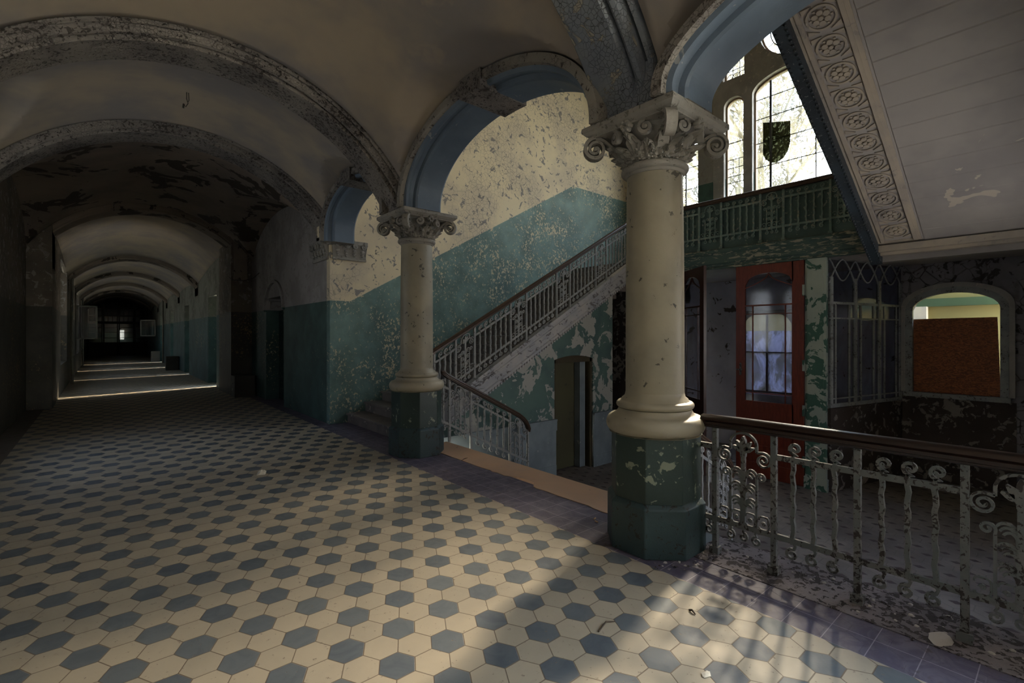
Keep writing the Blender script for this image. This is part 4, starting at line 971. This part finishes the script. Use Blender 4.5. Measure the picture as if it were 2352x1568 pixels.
b.ribbon(pth, .10, .10, Fw); part(b, 'surround', 'lattice', wd, smooth=False)
b = MB(); b.ribbon(pth, .14, .04, lambda s, h, o: (X - .035 + o, (s - 1.33) * 1.07 + 1.33, (h - .5) * 1.03 + .5)); part(b, 'outer_moulding', 'stonewin', wd)
b = MB(); b.box((X - .10, .66, .42), (X + .3, 2.0, .5)); part(b, 'sill', 'lattice', wd)
b = MB(); b.rings([[(X + .05, 1.90, .5), (X + .05, .78, .50), (X + .05, .82, 1.80), (X + .05, 1.90, 1.79)], [(X + .07, 1.90, .5), (X + .07, .78, .50), (X + .07, .82, 1.80), (X + .07, 1.90, 1.79)]])
tag(b.build('osb_board', 'osb'), 'rusty orange chipboard sheet closing the arched opening', 'board')
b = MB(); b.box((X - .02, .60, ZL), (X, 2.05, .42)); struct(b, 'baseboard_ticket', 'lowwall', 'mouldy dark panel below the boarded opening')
# near hall wall
b = MB(); b.box((3.3, -.7, ZL), (4.7, -.37, ZT)); b.box((7.7, -.7, ZL), (11.8, -.37, ZT)); b.box((4.7, -.7, ZL), (7.7, -.37, .2)); b.box((4.7, -.7, 2.4), (7.7, -.37, ZT)); struct(b, 'wall_hall_near', 'hallroof', 'hall wall on the near side of the upper flight')
wd = empty('window_%d' % WN, 'unseen window added to light the lower hall, outside the view', 'window', (6.2, -.5, .2), kind='structure'); WN += 1  # invented opening, lets sky light into the lower hall
b = MB(); b.ribbon([(4.7, .2), (7.7, .2), (7.7, 2.4), (4.7, 2.4), (4.7, .2)], .1, .06, lambda s, h, o: (s, -.5 + o, h)); b.box((6.15, -.53, .2), (6.25, -.47, 2.4)); part(b, 'window_frame', 'white_iron', wd)
b = MB(); b.box((4.7, -.5, .2), (7.7, -.495, 2.4)); part(b, 'pane', 'sideglass', wd)
b = MB(); b.box((2.6, -.8, ZT), (12, 8.7, ZT + .3)); struct(b, 'ceiling_hall', 'hallroof', 'high ceiling of the stair hall')

# ================================================================== TALL STAIR WINDOWS
XW = 11.4
def arched(y0, y1, z0, zs, rise, n=20):
    c0, h = (y0 + y1) / 2, (y1 - y0) / 2
    return [(y0, z0), (y1, z0), (y1, zs)] + [(c0 + h * cos(PI * i / n), zs + rise * sin(PI * i / n)) for i in range(1, n)] + [(y0, zs)]
def circ(cy, cz, r, n=32): return [(cy + r * cos(2 * PI * i / n), cz + r * sin(2 * PI * i / n)) for i in range(n)]
openings = [arched(6.14, 6.90, 4.2, 6.95, .22), arched(5.0, 5.46, 4.2, 6.93, .20), arched(3.12, 4.80, 4.2, 7.02, .36), arched(2.46, 2.92, 4.2, 6.93, .20), arched(1.02, 1.78, 4.2, 6.95, .22),
            circ(3.96, 8.33, .68), arched(4.98, 5.48, 7.57, 8.5, .4), arched(2.44, 2.94, 7.57, 8.5, .4)]
def panel_with_holes(outer, holes, x0, x1, name, mat):
    import bmesh
    bm = bmesh.new(); edges = []
    for loop in [outer] + holes:
        vs = [bm.verts.new((x0, y, z)) for y, z in loop]
        for i in range(len(vs)): edges.append(bm.edges.new((vs[i], vs[(i + 1) % len(vs)])))
    bmesh.ops.triangle_fill(bm, use_beauty=True, edges=edges)
    r = bmesh.ops.extrude_face_region(bm, geom=list(bm.faces))
    for v in [g for g in r['geom'] if isinstance(g, bmesh.types.BMVert)]: v.co.x = x1
    bmesh.ops.recalc_face_normals(bm, faces=bm.faces)
    me = bpy.data.meshes.new(name); bm.to_mesh(me); bm.free(); me.materials.append(MAT[mat])
    o = bpy.data.objects.new(name, me); C.objects.link(o); return o
o = panel_with_holes([(-.4, 2.8), (8.2, 2.8), (8.2, ZT), (-.4, ZT)], openings, XW, XW + .22, 'wall_window', 'landing_wall')
tag(o, 'stone window wall of the landing with arched and round openings', 'wall', kind='structure')
# raised stone tracery frame around the middle group
o = panel_with_holes([(2.2, 4.05), (5.72, 4.05), (5.72, 9.6), (2.2, 9.6)], [openings[i] for i in (1, 2, 3, 5, 6, 7)], XW - .07, XW - .001, 'trim_45', 'stonewin')
tag(o, 'dark stone tracery around the arched and round window lights', 'tracery', kind='structure')
mt = M('tree_view_tint'); mt.nt.nodes.remove(mt.b); q_ = mt.nt.nodes.new('ShaderNodeBsdfTransparent'); q_.inputs[0].default_value = (.115, .12, .085, 1); mt.nt.links.new(q_.outputs[0], mt.out.inputs[0]); MAT['tree_tint'] = mt.m
names = ['tall arched light left of the tracery, beside the near column', 'narrow arched light left of the big middle window', 'big arched middle window with tree branches outside', 'narrow arched light hidden right of the middle window', 'arched light hidden behind the upper flight', 'round window above the big middle window', 'small leaded light above the narrow left light', 'small leaded light above the hidden right light']
for i, op in enumerate(openings):
    ys_ = [p[0] for p in op]; zs_ = [p[1] for p in op]; y0, y1, z0, z1 = min(ys_), max(ys_), min(zs_), max(zs_); yc = (y0 + y1) / 2
    wd = empty('window_%d' % WN, names[i], 'window', (XW + .1, yc, z0), kind='structure'); WN += 1
    b = MB(); lp = [(p[0] + (yc - p[0]) * .0, p[1]) for p in op]; lp = lp + lp[:1] if i == 5 else [op[0]] + op[1:] + [op[0]]
    Fg = lambda s, h, o: (XW + .08 + o, s, h)
    b.ribbon(lp, .075, .07, Fg); part(b, 'window_frame', 'winwood', wd)
    b = MB()
    if i == 5:
        b.ribbon(circ(3.96, 8.33, .5) + circ(3.96, 8.33, .5)[:2], .02, .02, Fg)
        for q in range(12): aa = q * PI / 6; b.ribbon([(3.96 + .5 * cos(aa), 8.33 + .5 * sin(aa)), (3.96 + .66 * cos(aa), 8.33 + .66 * sin(aa))], .012, .016, Fg)
    elif i in (6, 7):
        for q in range(1, 4): b.ribbon([(y0, z0 + q * .26), (y1, z0 + q * .26)], .012, .016, Fg)
        for q in (1, 2): b.ribbon([(y0 + (y1 - y0) * q / 3, z0), (y0 + (y1 - y0) * q / 3, z1 - .15)], .012, .016, Fg)
        for q in (.12, .25, .38): b.ribbon([(y0 + q + .11 * cos(a_), z0 + .02 + .16 * sin(a_)) for a_ in [PI * k / 10 for k in range(11)]], .01, .014, Fg)
    elif i == 2:
        for z in (4.75, 5.35, 5.9, 6.45, 6.9): b.ribbon([(y0, z), (y1, z)], .016, .02, Fg)
        b.ribbon([(3.55, z0), (3.55, 7.2)], .02, .02, Fg); b.ribbon([(4.45, z0), (4.45, 7.25)], .045, .05, Fg)
    elif i in (1, 3):
        for z in (4.6, 5.15, 5.3, 5.5, 5.7, 6.1): b.ribbon([(y0, z), (y1, z)], .018 if z > 6 or z < 5 else .012, .02, Fg)
        for yq in (y0 + .16, y0 + .3): b.ribbon([(yq, 5.15), (yq, 5.7)], .01, .016, Fg)
    else:
        for z in (4.7, 5.25, 5.8, 6.4): b.ribbon([(y0, z), (y1, z)], .016, .02, Fg)
        b.ribbon([(yc, z0), (yc, z1)], .03, .03, Fg)
    gb = part(b, 'glazing_bars', 'lead', wd)
    if i == 2:
        b = MB(); sh = [(4.62, 6.35), (4.05, 6.2), (4.05, 5.75), (4.10, 5.55), (4.2, 5.42), (4.33, 5.36), (4.46, 5.40), (4.57, 5.5), (4.62, 5.62)]; b.rings([[(x, p[0], p[1]) for p in sh] for x in (XW + .07, XW + .076)]); part(b, 'tree_view_patch', 'tree_tint', gb)  # olive tint stands for dark trees seen through broken glass
    b = MB(); b.rings([[(x, p[0], p[1]) for p in op] for x in (XW + .085, XW + .09)]); part(b, 'pane', 'glass', gb)

# ================================================================== UPPER FLIGHT
Y2 = 1.98; US = .55
def su(x): return 2.78 + US * (8.62 - x)
uf = empty('upper_flight', 'upper stair flight seen from below with a panelled plaster underside', 'staircase', (8.6, .9, 3.15))
b = MB(); XE = 4.85
def slab(xa, xb, y0, y1, da, db, m=0):
    b.rings([[(x, y0, su(x) + da), (x, y1, su(x) + da), (x, y1, su(x) + db), (x, y0, su(x) + db)] for x in (xa, xb)], mi=m)
slab(XE, 8.62, -.36, Y2 - .14, .0, .3); b.box((8.6, -.36, 2.78), (8.95, Y2 - .1, 3.1)); part(b, 'underside', 'soffit', uf)
b = MB()
for k in range(10):                                       # flat raised boards across the soffit
    pass
for k in range(14):
    x = 8.35 - k * .27; b.rings([[(xx, -.36, su(xx) - h_), (xx, 1.33, su(xx) - h_), (xx, 1.33, su(xx) + .01), (xx, -.36, su(xx) + .01)] for xx, h_ in ((x, .003), (x + .008, .010), (x + .262, .010), (x + .268, .003))])
part(b, 'soffit_boards', 'soffit', uf)
b = MB()
for (ya, yb, h_) in ((1.36, 1.40, .02), (1.40, 1.44, .035), (1.76, 1.80, .035), (1.80, 1.84, .02)):
    b.rings([[(x, ya, su(x) - h_), (x, yb, su(x) - h_), (x, yb, su(x) + .01), (x, ya, su(x) + .01)] for x in (5.15, 8.5)])
for xx in (8.5,): b.box((xx, 1.36, su(xx) - .03), (xx + .05, 1.84, su(xx) + .03))
part(b, 'border_moulding', 'relief', uf)
nrm = Vector((-US, 0, -1)).normalized(); ax = Vector((-1, 0, US)).normalized(); ay = Vector((0, 1, 0))
for k in range(11):
    x = 8.32 - k * .30; o = Vector((x, 1.60, su(x))); b = MB()
    def disc(r, d0, d1, c_=o, n=20, rx=1.0):
        b.rings([[c_ + (ax * cos(2 * PI * j / n) * rx + ay * sin(2 * PI * j / n)) * q + nrm * d for j in range(n)] for q, d in ((r, -.005), (r, d0), (r * .9, d1))])
    for i in range(24):
        a0, a1 = 2 * PI * i / 24, 2 * PI * (i + 1) / 24
        f = lambda a, r, d: o + (ax * cos(a) + ay * sin(a)) * r + nrm * d
        b.rings([[f(a, .135, 0), f(a, .135, .014), f(a, .115, .014), f(a, .115, 0)] for a in (a0, a1)], caps=False)
    for q in range(6):
        aa = q * PI / 3; c_ = o + (ax * cos(aa) + ay * sin(aa)) * .058; disc(.030, .012, .02, c_, 10)
        c_ = o + (ax * cos(aa + .5) + ay * sin(aa + .5)) * .09; disc(.012, .01, .014, c_, 8)
    disc(.022, .018, .028, o, 10)
    for sx in (1, -1):
        for sy in (1, -1):
            P_ = [o + ax * sx * .148 + ay * sy * .145, o + ax * sx * .148 + ay * sy * .05, o + ax * sx * .09 + ay * sy * .145]
            b.rings([[p + nrm * d for p in P_] for d in (0, .013)])
    part(b, 'rosette', 'relief', uf)
b = MB(); slab(XE, 8.75, Y2 - .14, Y2, -.16, .35); part(b, 'stringer', 'stringer_dark', uf)
b = MB()
for k in range(70):
    x = 5.0 + k * .053; z = su(x) - .165; q = Vector((x, Y2 - .13, z))
    b.rings([[q + Vector((r * cos(j * PI / 3), r * sin(j * PI / 3), d)) for j in range(6)] for r, d in ((.014, .01), (.014, -.008), (.006, -.016))])
    q = q + Vector((0, .11, 0)); b.rings([[q + Vector((r * cos(j * PI / 3), r * sin(j * PI / 3), d)) for j in range(6)] for r, d in ((.014, .01), (.014, -.008), (.006, -.016))])
part(b, 'bead_moulding', 'stringer_dark', uf)['kind'] = 'stuff'
b = MB(); b.box((4.72, -.36, su(XE) - .12), (4.98, Y2 + .0, su(XE) + .1)); b.box((4.98, -.36, su(XE) - .16), (5.06, Y2, su(XE) - .02)); b.box((4.68, -.36, su(XE) + .08), (4.98, Y2, su(XE) + .4)); part(b, 'end_beam', 'soffit', uf, bevel=.01)
b = MB(); b.box((3.22, -.36, 5.05), (4.75, Y2, 5.3)); struct(b, 'floor_upper', 'hallroof', 'upper landing slab above the arcade')
# upper flight railing (mostly hidden)
for i in range(12):
    pass
# cornice band under the landing across to the right
b = MB(); b.box((8.52, -.36, 2.70), (8.62, 1.9, 2.79)); b.box((8.62, -.36, 2.66), (8.74, 1.9, 2.76)); struct(b, 'trim_46', 'relief', 'plaster moulding at the foot of the sloping soffit')

# ================================================================== SMALL THINGS
def boxthing(x0, y0, s, h, label, sl_=None):
    b = MB(); b.box((x0, y0, 0), (x0 + s, y0 + s * .9, h)); o = b.build('wooden_box', 'box', bevel=.01); tag(o, label, 'box', group='boxes along the corridor wall'); return o
boxthing(2.42, 13.12, .45, .52, 'large dark box with pale scrawls at the foot of the right pier')
boxthing(2.07, 25.2, .45, .60, 'second dark box further down the corridor by the right wall')
boxthing(2.10, 34.0, .42, .60, 'farthest small dark box by the right wall')
# scribbles on the large box
b = MB(); f_ = lambda s, h, o: (2.417 + o, s, h)
for (a, c) in ((13.25, .36), (13.42, .33), (13.33, .18)):
    b.ribbon([(a, c), (a + .03, c + .03), (a + .06, c), (a + .03, c - .03), (a + .02, c + .01)], .010, .004, f_)
bx = [o for o in C.objects if o.name == 'wooden_box'][0]
b.build('scrawl', 'paper', bx)
# open casements
def casement(x0, x1, y, z0, z1, label):
    t = empty('open_casement', label, 'window', (x0, y, z0)); b = MB(); w = .055
    b.box((x0, y, z0), (x0 + w, y + .04, z1)); b.box((x1 - w, y, z0), (x1, y + .04, z1)); b.box((x0, y, z0), (x1, y + .04, z0 + w)); b.box((x0, y, z1 - w), (x1, y + .04, z1)); part(b, 'sash_frame', 'white_iron', t)
    b = MB(); b.box((x0 + w, y + .015, z0 + w), (x1 - w, y + .02, z1 - w)); part(b, 'pane', 'pane', t); return t
casement(-.8, -.15, 26.3, 1.35, 2.72, 'white window sash standing open into the corridor on the left')
casement(1.75, 2.5, 36.8, 1.45, 2.45, 'smaller sash standing open on the right near the corridor end')
# pipes
for (x, y, lab) in ((-.72, 31.0, 'vertical heating pipe on the left wall beyond the open sash'), (2.48, 31.8, 'vertical pipe on the right wall of the far corridor'), (-.72, 20.3, 'vertical pipe between the first two far windows')):
    b = MB(); b.tube([(x, y, 0), (x, y, 3.4)], .04, 8); tag(b.build('heating_pipe', 'pipe', smooth=True), lab, 'pipe')
# vault hooks
def hook(x, y, z, lab):
    b = MB(); b.tube([(x, y, z + .06), (x, y, z - .03), (x + .015, y, z - .08), (x - .01, y, z - .13), (x - .03, y, z - .10)], .005, 5); b.tube([(x + .02, y, z + .05), (x + .025, y, z - .04), (x + .01, y, z - .07)], .004, 5); b.tube([(x - .03, y, z - .10), (x - .035, y, z - .15)], .012, 6)
    tag(b.build('ceiling_hook', 'lead'), lab, 'hook')
hook(.79, 7.1, 4.44, 'bent wire lamp hook in the vault beyond the far column rib'); hook(.9, 11.2, 4.45, 'thin wire lamp hook in the dark brown vault')
# litter
b = MB(); o0 = Vector((-.0, 5.2, 0))
def onfloor(u, v, z=0.0):
    F_, CX_, HY_ = 1103., 1176, 770; a = (u - CX_) / F_; h = (HY_ - v) / F_; n = math.hypot(941, F_); fx, fy = 941 / n, F_ / n
    dx, dy = fx + a * fy, fy - a * fx; t_ = (z - 1.5) / h; return Vector((dx * t_, dy * t_, z))
def scrap(name, u, v, sz, mat, label, cat, h=.02, seed=1, z=0.0, group=None):
    r = random.Random(seed); p = onfloor(u, v, z); b = MB(); n = 9; pr = []
    for k, (q, zz) in enumerate(((1.0, .001), (.95, h * .6), (.45, h))):
        pr.append([p + Vector((sz * q * r.uniform(.6, 1.2) * cos(2 * PI * j / n), sz * .6 * q * r.uniform(.6, 1.2) * sin(2 * PI * j / n), zz + r.uniform(0, h * .3) * (k > 0))) for j in range(n)])
    b.rings(pr); tag(b.build(name, mat), label, cat, group=group)
scrap('paper_scrap', 602, 1089, .055, 'paper', 'crumpled pale scrap lying alone on the tiled floor in mid corridor', 'litter', .04)
scrap('paint_flake', 2160, 1468, .085, 'chip', 'large pale paint flake on the debris at the railing foot', 'paint flake', .008, 4)
scrap('glass_shard', 1622, 1549, .03, 'paper', 'small pale shard on the tiles at the bottom of the view', 'litter', .006, 6)
def butt(u, v, a, lab):
    p = onfloor(u, v); b = MB(); d = Vector((cos(a), sin(a), 0)) * .016; b.tube([p - d + Vector((0, 0, .006)), p + d + Vector((0, 0, .006))], .0055, 8); tag(b.build('cigarette_butt', 'butt'), lab, 'litter')
butt(1366, 1192, .3, 'cigarette butt on purple tiles beside the near column, farther one'); butt(1370, 1199, 1.4, 'cigarette butt on purple tiles beside the near column, nearer one')
def twig(u0, v0, u1, v1, lab, bend=.02, r=.004):
    a, c = onfloor(u0, v0), onfloor(u1, v1); m_ = (a + c) / 2 + Vector((bend, bend, .012)); b = MB(); b.tube([a + Vector((0, 0, .004)), m_, c + Vector((0, 0, .004))], [r, r, r * .6], 5); tag(b.build('twig', 'twig'), lab, 'twig')
twig(1375, 1452, 1412, 1428, 'bent twig in the shadow of the near column'); twig(1583, 1402, 1597, 1412, 'short thick twig on the tiles near the railing', .005, .006); twig(1060, 1058, 1075, 1052, 'small twig on the orange strip', .004)
r = random.Random(11); 
t = None
for i in range(170):
    y = r.uniform(.0, 1.68); x = r.gauss(3.30, .09)
    if i > 125: aa = r.uniform(-2.6, -.9); x = 3.08 + .40 * cos(aa) + r.gauss(0, .03); y = 2.0 + .40 * sin(aa) + r.gauss(0, .03)
    elif x > 3.47 or x < 3.0: continue
    sz = r.uniform(.004, .018); b = MB(); n = 5; hh = sz * .4
    b.rings([[Vector((x + sz * q * r.uniform(.5, 1.2) * cos(2 * PI * j / n), y + sz * q * r.uniform(.5, 1.2) * sin(2 * PI * j / n), .003 + zz)) for j in range(n)] for q, zz in ((1, 0), (.6, hh))])
    tag(b.build('rubble_chip', 'chip' if r.random() < .35 else 'debris'), 'loose chip of plaster rubble around the ' + ('foot of the near column' if i > 125 else 'foot of the front railing'), 'rubble', group='rubble chips around the near column' if i > 125 else 'rubble chips below the front railing')
# wire on wall pier
b = MB(); b.tube([(2.40, 13.66, 2.95), (2.44, 13.55, 2.88), (2.7, 13.55, 2.87), (2.90, 13.4, 2.95), (2.905, 12.9, 3.02)], .009, 5); tag(b.build('wall_cable', 'lead'), 'loose cable sagging around the right pier', 'cable')

# ================================================================== OUTSIDE
b = MB(); b.box((11.7, -20, -1.6), (60, 30, -1.4)); tag(b.build('ground', 'grass'), 'overgrown ground outside the windows', 'ground', kind='structure')
b = MB(); b.box((13.2, -3.5, -1.4), (13.6, 6.2, 4.3)); o = b.build('garden_outbuilding', 'yellowwall'); tag(o, 'pale yellow outbuilding seen over the chipboard sheet', 'building')  # made tall and wide to keep sun out of the lower openings
b = MB(); b.box((13.08, -3.4, 2.1), (13.2, 6.1, 2.26)); b.build('fascia_board', 'greenpaint', o)
b = MB(); b.box((13.0, 2.0, -1.4), (13.2, 2.25, 2.1)); b.build('pilaster', 'relief', o)
def tree(x, y, h, seed, label, spread=2.0):
    r = random.Random(seed); t = empty('tree', label, 'tree', (x, y, -1.4), group=None)
    bt = MB(); tips = []
    def br(p, d, L, rad, lv):
        pts = [p]; q = p.copy(); dd = d.copy()
        for i in range(5):
            dd = (dd + Vector((r.uniform(-.18, .18), r.uniform(-.18, .18), r.uniform(-.06, .14)))).normalized(); q = q + dd * L / 5; pts.append(q.copy())
        bt.tube(pts, [rad * (1 - .12 * i) for i in range(6)], 6)
        if lv >= 2: tips.extend(pts[2:])
        if lv < 4:
            for i in range(3 if lv > 0 else 6):
                k = r.randint(2, 5); nd = (dd + Vector((r.uniform(-1, 1), r.uniform(-1, 1), r.uniform(-.3, .7))) * .9).normalized(); br(pts[k], nd, L * r.uniform(.5, .78), rad * .55, lv + 1)
    br(Vector((x, y, -1.4)), Vector((0, 0, 1)), h, .16, 0)
    part(bt, 'trunk_and_branches', 'bark', t)
    bl = MB()
    for p in tips:
        for k in range(9):
            c = p + Vector((r.gauss(0, .22), r.gauss(0, .22), r.gauss(0, .2))); a = Vector((r.uniform(-1, 1), r.uniform(-1, 1), r.uniform(-1, 1))).normalized(); bb = a.orthogonal().normalized(); s_ = r.uniform(.06, .14)
            bl.q([c - a * s_, c + bb * s_ * .5, c + a * s_, c - bb * s_ * .5])
    part(bl, 'foliage', 'leaf', t, fix=False)
tree(17.5, 6.9, 8.6, 5, 'leafy tree outside the big landing window')
tree(28.0, 16.5, 8.0, 9, 'tree farther off behind the left window lights')
tree(27.0, 3.0, 5.2, 12, 'low tree outside the big landing window, lower right')
